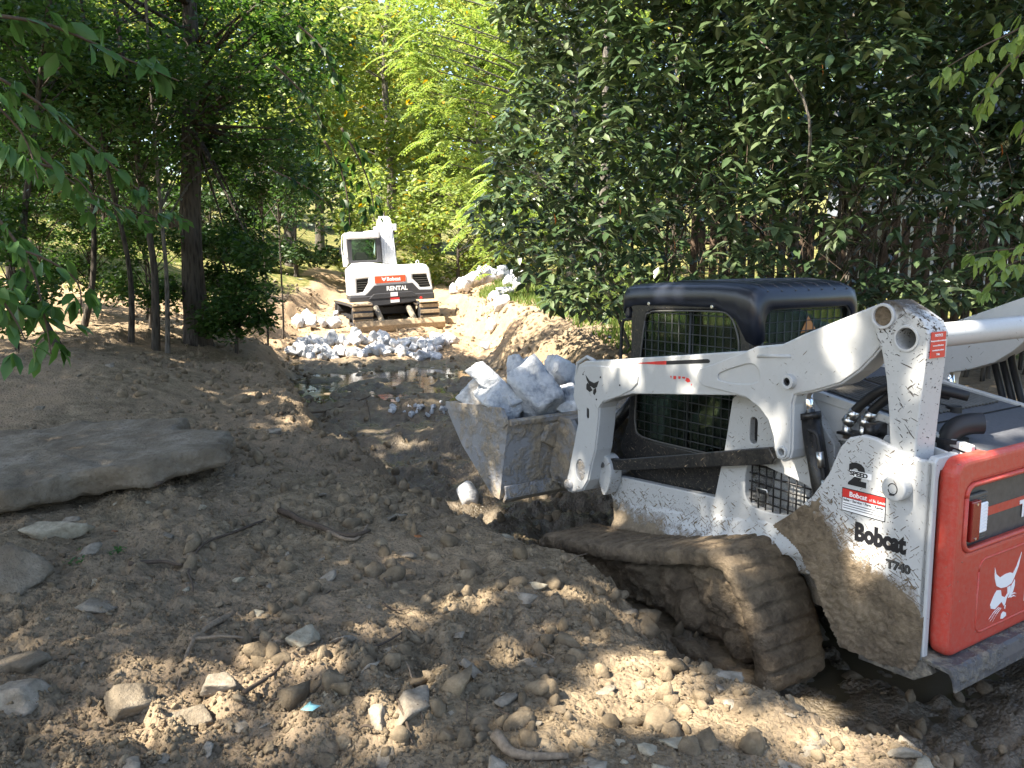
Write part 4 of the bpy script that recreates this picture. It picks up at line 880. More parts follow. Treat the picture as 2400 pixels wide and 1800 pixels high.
# boom rising away from the machine, with work lamps
bo = []
for k, (gx0, gx1, gz_, dy, th) in enumerate(((888, 1085, 860, .5, .34), (888, 1075, 700, .55, .36), (888, 1070, 520, .62, .36), (890, 1062, 360, .72, .34), (900, 1056, 262, .9, .30), (912, 1050, 238, 1.3, .26))):
    a, b = G(gx0, gz_); c, d = G(gx1, gz_); bo += [(a, dy, b), (c, dy, b), (c, dy + th, b + .1), (a, dy + th, b + .1)]
V = np.array(bo); F_ = []
for k in range(5):
    for j in range(4): F_.append((k * 4 + j, k * 4 + (j + 1) % 4, k * 4 + 4 + (j + 1) % 4, k * 4 + 4 + j))
F_ += [(3, 2, 1, 0), (20, 21, 22, 23)]
bo_ = link('boom', mesh_np('boom', V, np.array(F_)), W, EX); bev(bo_, .02, 3)
a, b = G(960, 250); st = MB(); V2 = np.array([(a - .12, 1.25, b - .05), (a + .12, 1.25, b - .05), (a + .12, 1.55, b + .05), (a - .12, 1.55, b + .05), (a - .1, 3.4, b - .9), (a + .1, 3.4, b - .9), (a + .1, 3.7, b - .8), (a - .1, 3.7, b - .8)])
st.add(V2, np.array([(0, 1, 5, 4), (1, 2, 6, 5), (2, 3, 7, 6), (3, 0, 4, 7), (0, 3, 2, 1), (4, 5, 6, 7)])); st.build('dipper_arm', W, EX, bevel=.015)
for k, gx_ in enumerate((930, 965, 1000, 1040)):
    a, b = G(gx_, 820); c, d = G(gx_ - 10, 300); m = MB(); m.tube([(a, .485, b - .05), (a, .53, b + .2), (c, .70, d)], .010, 8); m.build('boom_hose', W, bo_, True)
for x0, x1, z0, z1 in ((803, 868, 342, 388), (1046, 1120, 312, 402)):
    a, b = G(x0, z1); c, d = G(x1, z0); m = MB(); m.box(a, c, .7, .85, b, d); m.build('work_lamp', W, bo_, bevel=.02)
m = MB(); pts = [G(980, 235), G(965, 170), G(940, 120), G(930, 55)]; m.tube([(a, 1.2 + k * .03, b) for k, (a, b) in enumerate(pts)], [.03, .022, .018, .012], 8); m.build('bent_rod', W, bo_, True)
# undercarriage, turned a little further
UC = empty('undercarriage', parent=EX); UC.rotation_euler = (0, 0, R(7)); UC.location = (-.12, .95, 0)
m = MB(); v, f_ = tube([(0, 0, .38), (0, 0, .52)], .52, 32); m.add(v, f_); m.build('turntable', M['dark'], UC, True); m = MB(); m.box(-.75, .75, -.5, .5, .2, .42); m.build('car_body', M['exdark'], UC, bevel=.03)
base = np.array([(-1.45, .28), (-1.40, .08), (-1.2, 0), (1.2, 0), (1.40, .08), (1.45, .28), (1.38, .46), (1.2, .54), (-1.2, .54), (-1.38, .46)])
lp = spline(base, 5)
for sx in (-1, 1):
    x0, x1 = (.62 * sx, 1.10 * sx)
    tr = plate('track', [(a, b) for a, b in lp], x0, x1, M['exdark'], UC, [(np.array(lp) - lp.mean(0)) * np.array([.93, .75]) + lp.mean(0)], 'x', .01)
    tr.rotation_euler = (0, 0, 0)
    q, s_, L_ = resample(lp, 46); tn = np.roll(q, -1, 0) - np.roll(q, 1, 0); tn /= np.linalg.norm(tn, axis=1, keepdims=True)
    pm = None
    for k in range(46):
        if pm is None:
            m = MB(); m.box(min(x0, x1) - .012, max(x0, x1) + .012, -.045, .045, 0, .03); o = m.build('track_pad', M['tan_pad'] if 'tan_pad' in M else M['bumper'], tr, bevel=.006); pm = o.data
        else: o = bpy.data.objects.new('track_pad', pm); COL.objects.link(o); o.parent = tr; bev_m = o.modifiers.new('bevel', 'BEVEL'); bev_m.width = .006; bev_m.segments = 1
        o.location = (0, q[k, 0], q[k, 1]); ang = math.atan2(tn[k, 1], tn[k, 0]); nrm_in = lp.mean(0) - q[k]
        if (-math.sin(ang)) * nrm_in[0] + math.cos(ang) * nrm_in[1] > 0: ang += math.pi
        o.rotation_euler = (ang, 0, 0)
    for ry in (-1.15, -.6, -.2, .2, .6, 1.15):
        cyl('roller', 'x', (ry, .27 if abs(ry) > 1 else .14), .2 if abs(ry) > 1 else .09, x0 * 1.05, x1 * .97, M['dark'], tr, 18)
bl = MB(); prof = np.array([(-1.78, .10), (-1.86, .20), (-1.88, .32), (-1.82, .44), (-1.76, .44), (-1.81, .32), (-1.79, .20), (-1.72, .10), (-1.70, -.08), (-1.76, -.08)])
plate('dozer_blade', prof - np.array([0, .29]), -1.14, 1.14, M['tan_pad'], UC, (), 'x', .01)
for sx in (-1, 1):
    m = MB(); m.box(.44 * sx - .06, .44 * sx + .06, -1.76, -.4, -.02, .12); m.build('blade_arm', M['bumper'], UC, bevel=.02)
    m = MB(); m.tube([(.42 * sx, -1.66, .06), (.42 * sx, -.9, .42)], .075, 14); m.build('blade_cylinder', M['bumper'], UC, True)

# ------------------------------------------------------------------ rocks, slabs, clods, sticks
def add_rock(name, p, size, seed, mat, label, cat='rock', group=None, rot=None, sub=3, planes=16, rough=.05, dm=(.5, .85), me=None):
    if me is None:
        v, f_ = rock_shape(sub, seed, planes, dm[0], dm[1], rough)
        me = mesh_np(name, v, f_); 
    o = link(name, me, mat); o.location = p; o.scale = size
    r = np.random.default_rng(seed + 99)
    o.rotation_euler = rot if rot is not None else tuple(r.uniform(0, 6.28, 3))
    return tag(o, label, cat, group)
def mw(x, y, z): return tuple(fO + fF * x + fL * y + fU * z)
# load in the bucket: positions in the loader's own frame
LOAD = [
    ((2.32, .86, 1.31), (.21, .17, .125), 11, .40, 'flat-topped limestone slab leaning at the top left of the bucket load'),
    ((2.56, .84, 1.15), (.18, .17, .16), 12, 0, 'rounded pale rock at the outer tip of the bucket load'),
    ((2.20, .82, 1.17), (.24, .18, .13), 13, .45, 'long tilted grey rock just above the bucket side plate'),
    ((2.45, .50, 1.31), (.105, .12, .17), 14, 0, 'upright pointed pale rock behind the large block in the bucket'),
    ((2.50, .28, 1.30), (.12, .12, .115), 15, 0, 'small rounded pale rock at the back of the bucket load'),
    ((2.30, .17, 1.28), (.2, .18, .18), 16, 0, 'big white rock beside the lift arm in the bucket'),
    ((2.06, .60, 1.19), (.30, .27, .27), 27, -.15, 'large pale limestone block heaped in the middle of the bucket load'),
    ((1.99, .33, 1.18), (.11, .12, .13), 18, 0, 'grey rock wedged between the big block and the lift arm'),
    ((1.95, .36, 1.08), (.13, .11, .09), 19, 0, 'flat grey rock at the bucket rim next to the lift arm'),
    ((2.12, .86, 1.08), (.17, .11, .07), 20, .1, 'low flat rock at the near corner of the bucket'),
    ((2.15, .78, 1.16), (.14, .13, .14), 22, .2, 'small rock filling the gap left of the large block'),
    ((2.30, -.3, 1.15), (.28, .28, .2), 21, 0, 'pale rock in the bucket behind the lift arm'),
    ((2.35, .6, .95), (.3, .35, .2), 23, 0, 'buried rock low in the bucket load')]
for p, s, sd_, tilt, lb in LOAD:
    v, f_ = rock_shape(4, sd_, 9, .45, .75, .08); o = link('rock', mesh_np('rock', v * np.array(s), f_), M['limestone']); tag(o, lb, 'rock', 'rocks loaded in the bucket')
    o.location = mw(*p); o.rotation_euler = (0, tilt, R(-12))
o = add_rock('rock', tuple(at(1098, 1075, 7.0)), (.13, .11, .15), 31, M['limestone'], 'pale rock lying on the mud below the bucket side', sub=3); o.location.z = hz(o.location.x, o.location.y) + .05
# shared meshes
LIME = [mesh_np('rock', *rock_shape(3, 200 + k, 9, .45, .75, .08)) for k in range(8)]
for m_ in LIME: m_.materials.append(M['limestone'])
O1 = 'first second third fourth fifth sixth seventh eighth ninth tenth eleventh twelfth thirteenth fourteenth fifteenth sixteenth seventeenth eighteenth nineteenth'.split(); O10 = 'twenty thirty forty fifty'.split()
def ordinal(k):
    if k <= 19: return O1[k - 1]
    t, u = O10[k // 10 - 2], k % 10; return t + '-' + O1[u - 1] if u else t[:-1] + 'ieth'
def px_of(o):
    v = np.array(o.location) - CAM; c, s_ = math.cos(PITCH), math.sin(PITCH); return v[0] / (v[1] * c - v[2] * s_)
def rank(obs, fmt, key, rows=1):
    """labels by place in the heap: rows from the nearest to the farthest, then counted along the row"""
    obs = sorted(obs, key=lambda o: o.location.y) if rows > 1 else list(obs); n = len(obs)
    for r_ in range(rows):
        part = sorted(obs[r_ * n // rows:(r_ + 1) * n // rows], key=key)
        for k, o in enumerate(part): o['label'] = fmt.format(row=('front', 'middle', 'back')[r_], n=ordinal(k + 1))
def heap(n, fn, smin, smax, label, group, seed, flat=.75):
    r = np.random.default_rng(seed); out = []
    for k in range(n):
        x, y, dz = fn(r); s = smin + (smax - smin) * r.random() ** 1.6
        o = link('rock', LIME[r.integers(8)]); o.scale = (s * r.uniform(.8, 1.25), s * r.uniform(.8, 1.2), s * r.uniform(.6, 1) * flat / .75)
        o.rotation_euler = tuple(r.uniform(0, 6.28, 3)); o.location = (x, y, hz(x, y) + dz + s * .25); tag(o, label, 'rock', group); out.append(o)
    return out
rank(heap(150, lambda r: (lambda u, v: (-4.6 + u * 3.3, 16.9 + v * 1.5 - abs(u - .5) * .2, .06 * v))(r.random(), r.random()), .09, .22, 'sunlit white rock in the heap in front of the excavator blade', 'white rocks heaped before the blade', 41), 'white rock in the {row} third of the heap before the blade, {n} from left', px_of, 3)
rank(heap(34, lambda r: (lambda u: (-.55 + u * .9 + r.normal() * .12, 17.5 + u * 11 + r.normal() * .3, .05))(r.random()), .12, .24, 'white rock in the line along the edge of the right grassy bank', 'white rocks lining the grassy bank', 42), 'white rock in the line edging the grassy bank, {n} counting away from the viewer', lambda o: o.location.y, 1)
rank(heap(46, lambda r: (lambda u, v: (-1.9 + u * 2.1, 25.5 + v * 2.5, .55 * max(0, 1 - abs(u - .45) * 2.2)))(r.random(), r.random()), .16, .34, 'pale rock in the mound behind the excavator', 'rocks in the mound behind the excavator', 43), 'pale rock in the mound behind the excavator, {n} from its left end', px_of, 1)
rank(heap(14, lambda r: (-5.35 + r.random() * 1.1, 19.6 + r.random() * 1.2, .08), .1, .22, 'pale bluish rock beside the excavator left track', 'rocks beside the left track of the excavator', 44), 'pale rock beside the left track of the excavator, {n} from the left', px_of, 1)
r = np.random.default_rng(46); spill = []
for k in range(26):
    p = on_ground(915 + r.random() * 130, 945 + r.random() * 38); s = r.uniform(.02, .06)
    o = link('rock', LIME[r.integers(8)]); o.scale = (s * 1.2, s, s * .8); o.rotation_euler = tuple(r.uniform(0, 6.28, 3)); o.location = (p[0], p[1], hz(p[0], p[1]) + s * .4)
    tag(o, 'small pale stone in the spill on the mud beside the bucket', 'stone', 'pale stones spilled on the mud'); spill.append(o)
rank(spill, 'small pale stone in the spill on the mud beside the bucket, {n} from left', px_of)

# big flat slab on the near bank
def slab(name, outline, loc, th, rot, mat, label, seed, cat='stone slab', nz=.02):
    P = resample(np.array(outline, float), 130)[0]; rings = [(.0, th), (.15, th), (.3, th), (.45, th), (.6, th * 1.0), (.75, th * .97), (.88, th * .96), (.965, th * .97), (.995, th * .90), (1.012, th * .7), (1.0, th * .45), (1.015, th * .3), (1.0, th * .05), (.93, 0), (.5, 0), (0., 0)]
    V = []; c = P.mean(0)
    for k, zz in rings:
        q = c + (P - c) * k; V.append(np.concatenate([q, np.full((len(q), 1), zz)], 1))
    V = np.concatenate(V); V[:, 2] += nz * fbm3(V * 3.2 + seed, 5, seed) * 1.4 + .012 * fbm3(V * 14, 4, seed + 4); rad = V[:, :2] - c; rl = np.linalg.norm(rad, axis=1, keepdims=True) + 1e-6
    V[:, :2] += rad / rl * (.03 * fbm3(V * np.array([5, 5, 11]) + seed, 5, seed + 1) + .025 * fbm3(V * np.array([16, 16, 40]), 3, seed + 7))[:, None] * (rl > .2)
    n = len(P); i, j = np.meshgrid(np.arange(len(rings) - 1), np.arange(n), indexing='ij'); j2 = (j + 1) % n
    o = link(name, mesh_np(name, V, np.stack([i * n + j, (i + 1) * n + j, (i + 1) * n + j2, i * n + j2], 2).reshape(-1, 4)), mat)
    o.location = loc; o.rotation_euler = rot; return tag(o, label, cat)
p = on_ground(300, 1090)
slab('stone_slab', [(-1.5, -.75), (-.7, -.88), (-.05, -.86), (.22, -.52), (.62, -.46), (.98, -.05), (.86, .36), (.42, .50), (.30, .86), (-.6, .95), (-1.5, .7)], (-2.95, 5.72, .72), .17, (R(3), R(-4), R(-4)), M['slab'], 'huge flat muddy stone slab lying on the bank', 3)
p = at(1235, 838, 10.6)
M['darkslab'] = mat_clod('dark_shale', (.03, .025, .02), (.055, .046, .036), (.09, .076, .06), 8)
slab('stone_slab', [(-.75, -.25), (.0, -.32), (.62, -.2), (.7, .1), (.5, .32), (-.2, .3), (-.7, .12)], (p[0], p[1], hz(p[0], p[1]) + .02), .16, (R(16), R(-16), R(24)), M['darkslab'], 'dark tilted stone slab on the far bank above the bucket', 9)
# individual stones on the near bank
BIG = [((35, 1385), (.24, .17, .15), 'large mottled boulder at the lower left edge, beside the oblong stone'), ((130, 1270), (.22, .10, .09), 'oblong pale-topped stone between the boulder and the slab'),
       ((230, 1440), (.115, .09, .03), 'flat triangular brown stone pressed into the bank'), ((712, 1535), (.085, .12, .05), 'pale squarish stone lying alone in the middle of the bank'),
       ((965, 1690), (.085, .13, .05), 'grey flat stone half lit by a sun patch near the bottom'), ((885, 1700), (.04, .08, .03), 'narrow slate-grey stone beside the half-lit flat stone'),
       ((315, 1700), (.12, .13, .09), 'lumpy brown clod-like stone near the bottom, left of the cyan scrap'), ((450, 1710), (.12, .09, .06), 'wide sunlit stone near the bottom next to the lumpy one'),
       ((520, 1660), (.09, .06, .05), 'brown stone behind the wide sunlit one'), ((475, 1210), (.035, .035, .02), 'round pale pebble on bare soil below the slab'),
       ((555, 1248), (.05, .04, .012), 'cream flake of stone on the path between the slab and the channel'), ((935, 1215), (.06, .03, .025), 'pale wedge of stone near the channel edge'),
       ((440, 1405), (.022, .03, .012), 'small cream flake beside the curved root'), ((1255, 1400), (.08, .045, .03), 'crumbly pale stone on the bank above the track'), ((1470, 1440), (.08, .07, .04), 'sunlit flat stone on the crest beside the track'),
       ((1590, 1770), (.075, .045, .02), 'pale stone chip at the bottom edge below the track'), ((1520, 1785), (.05, .06, .02), 'thin pale stone shard at the bottom edge'),
       ((40, 1590), (.14, .08, .06), 'dark stone at the left edge near the bottom'), ((60, 1680), (.10, .10, .07), 'weathered stone at the left edge below the dark stone'), ((1420, 1290), (.06, .03, .015), 'pale flat chip on the bank edge in front of the track'),
       ((640, 1020), (.09, .09, .06), 'muddy boulder right of the slab beside the channel'), ((500, 1100), (.05, .025, .02), 'pale chip under the end of the slab'), ((350, 1155), (.14, .06, .04), 'flat broken stone in front of the slab')]
for k, ((a, b), s, lb) in enumerate(BIG):
    p = on_ground(a, b); o = add_rock('stone', (p[0], p[1], hz(p[0], p[1]) + s[2] * .12), s, 60 + k, M['palestone'] if any(w_ in lb for w_ in ('pale', 'cream')) else (M['slab'] if s[0] > .1 else M['stone']), lb, 'stone', rot=(rng.normal() * .12, rng.normal() * .12, rng.uniform(-.5, .5)), sub=4 if s[0] > .08 else 3, planes=8, rough=.06, dm=(.45, .72))
STN = [mesh_np('stone', *rock_shape(3, 300 + k, 8, .4, .7, .06, (1.3, 1., .55))) for k in range(8)]; PAL = [m_.copy() for m_ in STN[:4]]
for m_ in STN: m_.materials.append(M['stone'])
for m_ in PAL: m_.materials.append(M['palestone'])
LAND = [((35, 1385), 'the large mottled boulder'), ((130, 1270), 'the oblong pale-topped stone'), ((230, 1440), 'the flat triangular stone'), ((712, 1535), 'the pale squarish stone'), ((965, 1690), 'the half-lit flat stone'), ((315, 1700), 'the lumpy brown stone'), ((450, 1710), 'the wide sunlit stone'), ((730, 1735), 'the cyan scrap'), ((500, 1500), 'the broken pale stick'), ((780, 1265), 'the split reddish root'), ((1255, 1400), 'the crumbly pale stone'), ((1470, 1440), 'the sunlit crest stone'), ((1590, 1770), 'the bottom-edge stone chip'), ((480, 1080), 'the end of the slab'), ((640, 1020), 'the muddy boulder by the slab'), ((935, 1215), 'the pale wedge stone'), ((1250, 1785), 'the thick pale stick'), ((370, 1340), 'the curved root')]
ORD = 'nearest second third fourth fifth sixth seventh eighth ninth tenth eleventh twelfth thirteenth fourteenth fifteenth sixteenth seventeenth eighteenth nineteenth twentieth'.split()
_near = {}
def to_px(p):
    v = np.asarray(p, float) - CAM; c, s_ = math.cos(PITCH), math.sin(PITCH); z = v[1] * c - v[2] * s_; return 1200 + 1946.5 * v[0] / z, 900 - 1946.5 * (v[1] * s_ + v[2] * c) / z
def place_label(o, what):
    px, py = to_px(o.location); d, k = min(((px - a[0]) ** 2 + (py - a[1]) ** 2, i) for i, (a, _) in enumerate(LAND)); a, nm = LAND[k]; dx, dy = px - a[0], py - a[1]
    side = ('right of' if dx > 0 else 'left of') if abs(dx) > abs(dy) else ('below' if dy > 0 else 'above'); _near.setdefault((what, side, nm), []).append((d, o))
def finish_labels():
    for (what, side, nm), lst in _near.items():
        lst.sort(key=lambda t: t[0])
        for k, (_, o) in enumerate(lst): o['label'] = f'{what} {side} {nm}' + ('' if len(lst) == 1 else (', nearest to it' if k == 0 else f', {ORD[min(k, 19)]} nearest to it'))
r = np.random.default_rng(77)
def bank_ok(x, y):
    s, p = channel(np.array([x]), np.array([y])); return -s[0] > p[0, 2] - .25
k = 0
while k < 150:
    y = 2.35 + 6.5 * r.random() ** 2.2; x = r.uniform(-.66, .62) * y * .98
    if not bank_ok(x, y): continue
    pale = r.random() < .16; s = (.013 + .038 * r.random() ** 2.4) * (1 + .06 * y); me_ = (PAL[r.integers(4)] if pale else STN[r.integers(8)])
    o = link('stone', me_); o.scale = (s * r.uniform(.8, 1.4), s, s * r.uniform(.6, 1)); o.rotation_euler = (r.normal() * .3, r.normal() * .3, r.uniform(0, 6.28)); o.location = (x, y, hz(x, y) + s * .05)
    if pale: tag(o, 'small pale stone chip lying on the loose soil of the near bank', 'stone', 'pale stone chips on the bank')
    else: tag(o, 'small brown stone lying among the soil clods of the near bank', 'stone', 'brown stones on the bank')
    place_label(o, ('pale stone chip' if pale else 'brown stone') if s > .03 else ('small pale chip' if pale else 'small brown stone'))
    k += 1
# clods: uncountable crumbs of soil, one mass
def clods(n, gen, sub, smin, smax, pw, seed, name, label, mat):
    """one mass of crumbs: points carrying size, turn and shape number, each shown as one of eight broken shapes"""
    r = np.random.default_rng(seed); xs, ys = gen(r, n); n = len(xs); z = height(xs, ys); s = smin + (smax - smin) * r.random(n) ** pw
    protos = bpy.data.collections.new(name + '_shapes')
    for k in range(8):
        me = mesh_np(name + '_shape', *rock_shape(sub, seed + 500 + k, 8, .38, .7, .14, (1.15, .95, .8))); me.materials.append(mat); protos.objects.link(bpy.data.objects.new(name + '_shape', me))
    me = bpy.data.meshes.new(name); me.vertices.add(n); me.vertices.foreach_set('co', np.stack([xs, ys, z + s * .1], 1).astype(np.float32).ravel())
    a = me.attributes.new('turn', 'FLOAT_VECTOR', 'POINT'); a.data.foreach_set('vector', r.uniform(0, 6.28, (n, 3)).astype(np.float32).ravel())
    a = me.attributes.new('size', 'FLOAT_VECTOR', 'POINT'); a.data.foreach_set('vector', (s[:, None] * r.uniform(.7, 1.3, (n, 3))).astype(np.float32).ravel())
    a = me.attributes.new('shape', 'INT', 'POINT'); a.data.foreach_set('value', r.integers(0, 8, n).astype(np.int32))
    o = link(name, me, mat); g_ = bpy.data.node_groups.new(name, 'GeometryNodeTree'); g_.interface.new_socket('Geometry', in_out='INPUT', socket_type='NodeSocketGeometry'); g_.interface.new_socket('Geometry', in_out='OUTPUT', socket_type='NodeSocketGeometry')
    N = g_.nodes.new; gi, go = N('NodeGroupInput'), N('NodeGroupOutput'); ci = N('GeometryNodeCollectionInfo'); ci.inputs['Collection'].default_value = protos; ci.inputs['Separate Children'].default_value = True; ci.inputs['Reset Children'].default_value = True
    ip = N('GeometryNodeInstanceOnPoints'); ip.inputs['Pick Instance'].default_value = True; L = g_.links.new; L(gi.outputs[0], ip.inputs['Points']); L(ci.outputs[0], ip.inputs['Instance'])
    for nm, ty, sk in (('turn', 'FLOAT_VECTOR', 'Rotation'), ('size', 'FLOAT_VECTOR', 'Scale'), ('shape', 'INT', 'Instance Index')):
        q = N('GeometryNodeInputNamedAttribute'); q.data_type = ty; q.inputs['Name'].default_value = nm; L(q.outputs[0], ip.inputs[sk])
    L(ip.outputs[0], go.inputs[0]); o.modifiers.new('crumbs', 'NODES').node_group = g_
    return tag(o, label, 'soil', kind='stuff')
def gen_bank(r, n):
    y = 2.2 + 9 * r.random(n * 4) ** 2.3; x = r.uniform(-.68, .6, n * 4) * y; s, p = channel(x, y)
    dens = ss(-.35, .45, noise2(x * 1.3, y * 1.3, 21)) * .7 + .3
    k = (-s > p[:, 2] - .35) & (r.random(n * 4) < dens); return x[k][:n], y[k][:n]
def gen_cut(r, n):
    y = 2.5 + 22 * r.random(n * 5) ** 1.3; x = r.uniform(-9, 6, n * 5); s, p = channel(x, y)
    k = (((-s > p[:, 1] - .3) & (-s < p[:, 2] + 1.6)) | ((s > p[:, 4] - .2) & (s < p[:, 5] + .2)) | ((np.abs(s) < p[:, 1]) & (r.random(n * 5) < .3))) & (np.abs(x) < .7 * y)
    return x[k][:n], y[k][:n]
clods(1500, gen_bank, 3, .010, .028, 2.4, 4, 'soil_clods', 'larger broken clods of brown soil on the near bank', M['clod'])
clods(9000, gen_bank, 2, .005, .017, 1.8, 5, 'soil_clods', 'loose clods and crumbs of brown soil strewn over the near bank', M['clod'])
clods(42000, gen_bank, 2, .0025, .009, 1.6, 6, 'soil_crumbs', 'fine crumbs of brown soil on the near bank', M['clod'])
clods(6500, gen_cut, 2, .012, .075, 3.2, 8, 'mud_clods', 'clods of dug mud along the sides and floor of the channel', M['clod'])
# sticks and roots
def stick(pix, rad, mat, label, name='stick', lift=.02, cat='stick', group=None):
    P = [];
    for a, b in pix: q = on_ground(a, b); P.append((q[0], q[1], hz(q[0], q[1]) + lift))
    P = spline(P, 5, False); P = P + .008 * fbm3(P * 9, 2, 3)[:, None] * np.array([1, 1, .5]); m = MB(); m.tube(P, np.linspace(rad, rad * .45, len(P)), 7)
    return tag(m.build(name, mat, None, True), label, cat, group)
stick([(370, 1180), (450, 1130), (530, 1085)], .014, M['twig'], 'dark stick lying across the front of the slab', lift=.05)
stick([(655, 1205), (740, 1255), (820, 1275), (865, 1262)], .022, M['twig'], 'long dark root near the top of the bank path', 'root', cat='root')
stick([(735, 1238), (780, 1268), (830, 1278), (860, 1250)], .016, M['stick'], 'split reddish root beside the dark one', 'root', cat='root')
stick([(545, 1460), (500, 1500), (455, 1540)], .018, M['stick'], 'broken pale stick in the left middle of the bank')
stick([(460, 1540), (440, 1580), (420, 1625)], .009, M['stick'], 'thin twig leading from the broken stick')
stick([(450, 1540), (540, 1535), (600, 1520), (660, 1512)], .008, M['stick'], 'thin curved twig running right from the broken stick')
stick([(305, 1350), (370, 1338), (430, 1345)], .014, M['twig'], 'curved root lying below the oblong stone', 'root', cat='root')
stick([(640, 1220), (560, 1260), (480, 1300), (445, 1350), (450, 1420)], .010, M['twig'], 'long hooked root looping over the bank', 'root', cat='root')
stick([(580, 1690), (640, 1620), (665, 1590)], .010, M['twig'], 'dark twig near the cyan scrap')
stick([(820, 1570), (880, 1545), (945, 1520)], .008, M['twig'], 'thin straight twig beside the pale squarish stone')
stick([(1160, 1765), (1220, 1790), (1330, 1800)], .022, M['stick'], 'thick pale stick at the bottom edge')
stick([(660, 990), (760, 975), (850, 950), (870, 942)], .016, M['twig'], 'long bare branch lying over the channel edge', 'branch', .05, 'branch')
stick([(858, 945), (865, 975), (870, 1010)], .008, M['twig'], 'side twig hanging from the bare branch', 'branch', .04, 'branch')
stick([(930, 1660), (945, 1720), (965, 1770)], .008, M['twig'], 'twig lying along the half-lit flat stone')
stick([(1020, 1110), (1060, 1130), (1095, 1165)], .006, M['stick'], 'thin pale rootlet near the bucket corner', 'root', cat='root')
stick([(1040, 1090), (1075, 1085), (1110, 1100)], .005, M['stick'], 'fine bent rootlet below the bucket', 'root', cat='root')
stick([(1330, 1345), (1355, 1330), (1390, 1320)], .006, M['stick'], 'thin forked twig standing at the crest by the track', lift=.05)
stick([(1690, 1580), (1715, 1560), (1730, 1550)], .011, M['stick'], 'short knobbly stick poking up beside the track', lift=.06)
stick([(900, 1440), (930, 1447), (960, 1452)], .006, M['twig'], 'short dark twig on the trodden soil')
r = np.random.default_rng(5)
for k in range(22):
    a, b = r.uniform(60, 1350), r.uniform(1250, 1790); th = r.uniform(0, 3.14); L_ = r.uniform(20, 55)
    if b < 1000 + (a - 900) * .55: continue
    tw_ = stick([(a, b), (a + L_ * math.cos(th) * .6, b + L_ * math.sin(th) * .4), (a + L_ * math.cos(th), b + L_ * math.sin(th) * .6)], r.uniform(.003, .006), M['stick'] if k % 2 else M['twig'], 'fine twig or rootlet scattered on the soil of the near bank', 'twig', group='fine twigs on the bank', cat='twig'); q_ = on_ground(a, b); tw_.location = (0, 0, 0); _k = ((a, b), tw_)
    px, py = a, b; d, kk_ = min(((px - c_[0]) ** 2 + (py - c_[1]) ** 2, i) for i, (c_, _) in enumerate(LAND)); c_, nm = LAND[kk_]; dx, dy = px - c_[0], py - c_[1]
    _near.setdefault(('fine twig', ('right of' if dx > 0 else 'left of') if abs(dx) > abs(dy) else ('below' if dy > 0 else 'above'), nm), []).append((d, tw_))
# scraps and fallen leaves
def flat_scrap(name, px, py, sz, mat, label, cat, seed):
    p = on_ground(px, py); r = np.random.default_rng(seed); a = np.sort(r.uniform(0, 6.28, 9)); rad = r.uniform(.55, 1.1, 9) * sz
    V = [(0, 0, .012)] + [(rad[k] * math.cos(a[k]), rad[k] * math.sin(a[k]) * .8, r.uniform(0, .012)) for k in range(9)]
    me = mesh_np(name, np.array(V), np.array([(0, k + 1, (k + 1) % 9 + 1) for k in range(9)])); o = link(name, me, mat); o.location = (p[0], p[1], hz(p[0], p[1]) + .02); sm = o.modifiers.new('thick', 'SOLIDIFY'); sm.thickness = .001
    return tag(o, label, cat)
flat_scrap('paper_scrap', 730, 1735, .04, M['cyan'], 'torn scrap of pale cyan paper on the soil', 'scrap', 2)
flat_scrap('leaf', 360, 1785, .05, M['palestone'], 'pale dry leaf at the bottom edge of the bank', 'leaf', 3)
flat_scrap('leaf', 980, 1281, .028, M['leaf_brown'], 'curled brown leaf on the trodden path', 'leaf', 4)
flat_scrap('leaf', 270, 1270, .02, M['leaf_brown'], 'small orange leaf beside the oblong stone', 'leaf', 5)
flat_scrap('plastic_bag', 706, 657, .16, M['decal_white'], 'white plastic scrap lying on the far left lawn', 'litter', 6)
flat_scrap('can', 1425, 803, .07, M['chrome'], 'shiny crumpled wrapper under the big shrub', 'litter', 7)

finish_labels()

# ------------------------------------------------------------------ canopy: unseen crowns placed for shade, holes cut where sun spots should land
SHADE = [(-6.6, 2.0, -5.6, 2.2, 8.6, 4.3, 66, 'tall leafy tree outside the left edge shading the bank'), (-4.6, 3.6, -2.6, 3.9, 8.8, 3.1, 36, 'tall tree on the left whose crown arches over the bank'), (-9.2, 8.4, -8.6, 8.2, 8.8, 3.8, 64, 'tall tree standing left of the saplings'), (4.5, 3.9, .8, 6.7, 9.2, 3.2, 46, 'tall tree on the right whose crown arches over the channel'), (-3.5, -3.0, -4.6, -2.2, 8.6, 3.8, 46, 'tall tree behind the viewer'), (-9.9, 2.2, -9.3, 2.5, 8.8, 3.2, 60, 'tall tree second from the left, outside the picture'), (-13.2, 5.4, -12.6, 5.4, 9, 3.8, 60, 'tall tree far outside the left edge')]
SH_N = [560, 540, 480, 420, 560, 500, 440]
SUN_HOLES = [(0.73, 5.05, 1.58, .10), (0.95, 4.72, 1.57, .07), (1.31, 4.17, 1.33, .08), (1.51, 3.86, 1.82, .10), (0.41, 5.55, .72, .10), (0.60, 5.26, 1.52, .06), (1.60, 3.66, .89, .11), (1.67, 3.54, 1.23, .09), (1.30, 3.78, .23, .07), (1.13, 4.04, .65, .06), (0.69, 5.40, .54, .09), (0.96, 5.23, 1.99, .10), (-.10, 6.29, 1.26, .16), (.30, 6.31, 1.26, .16), (-.12, 5.91, .62, .10), (2.09, 3.54, 1.34, .10), (1.72, 4.36, 1.55, .10), (2.33, 3.87, 1.40, .12)]
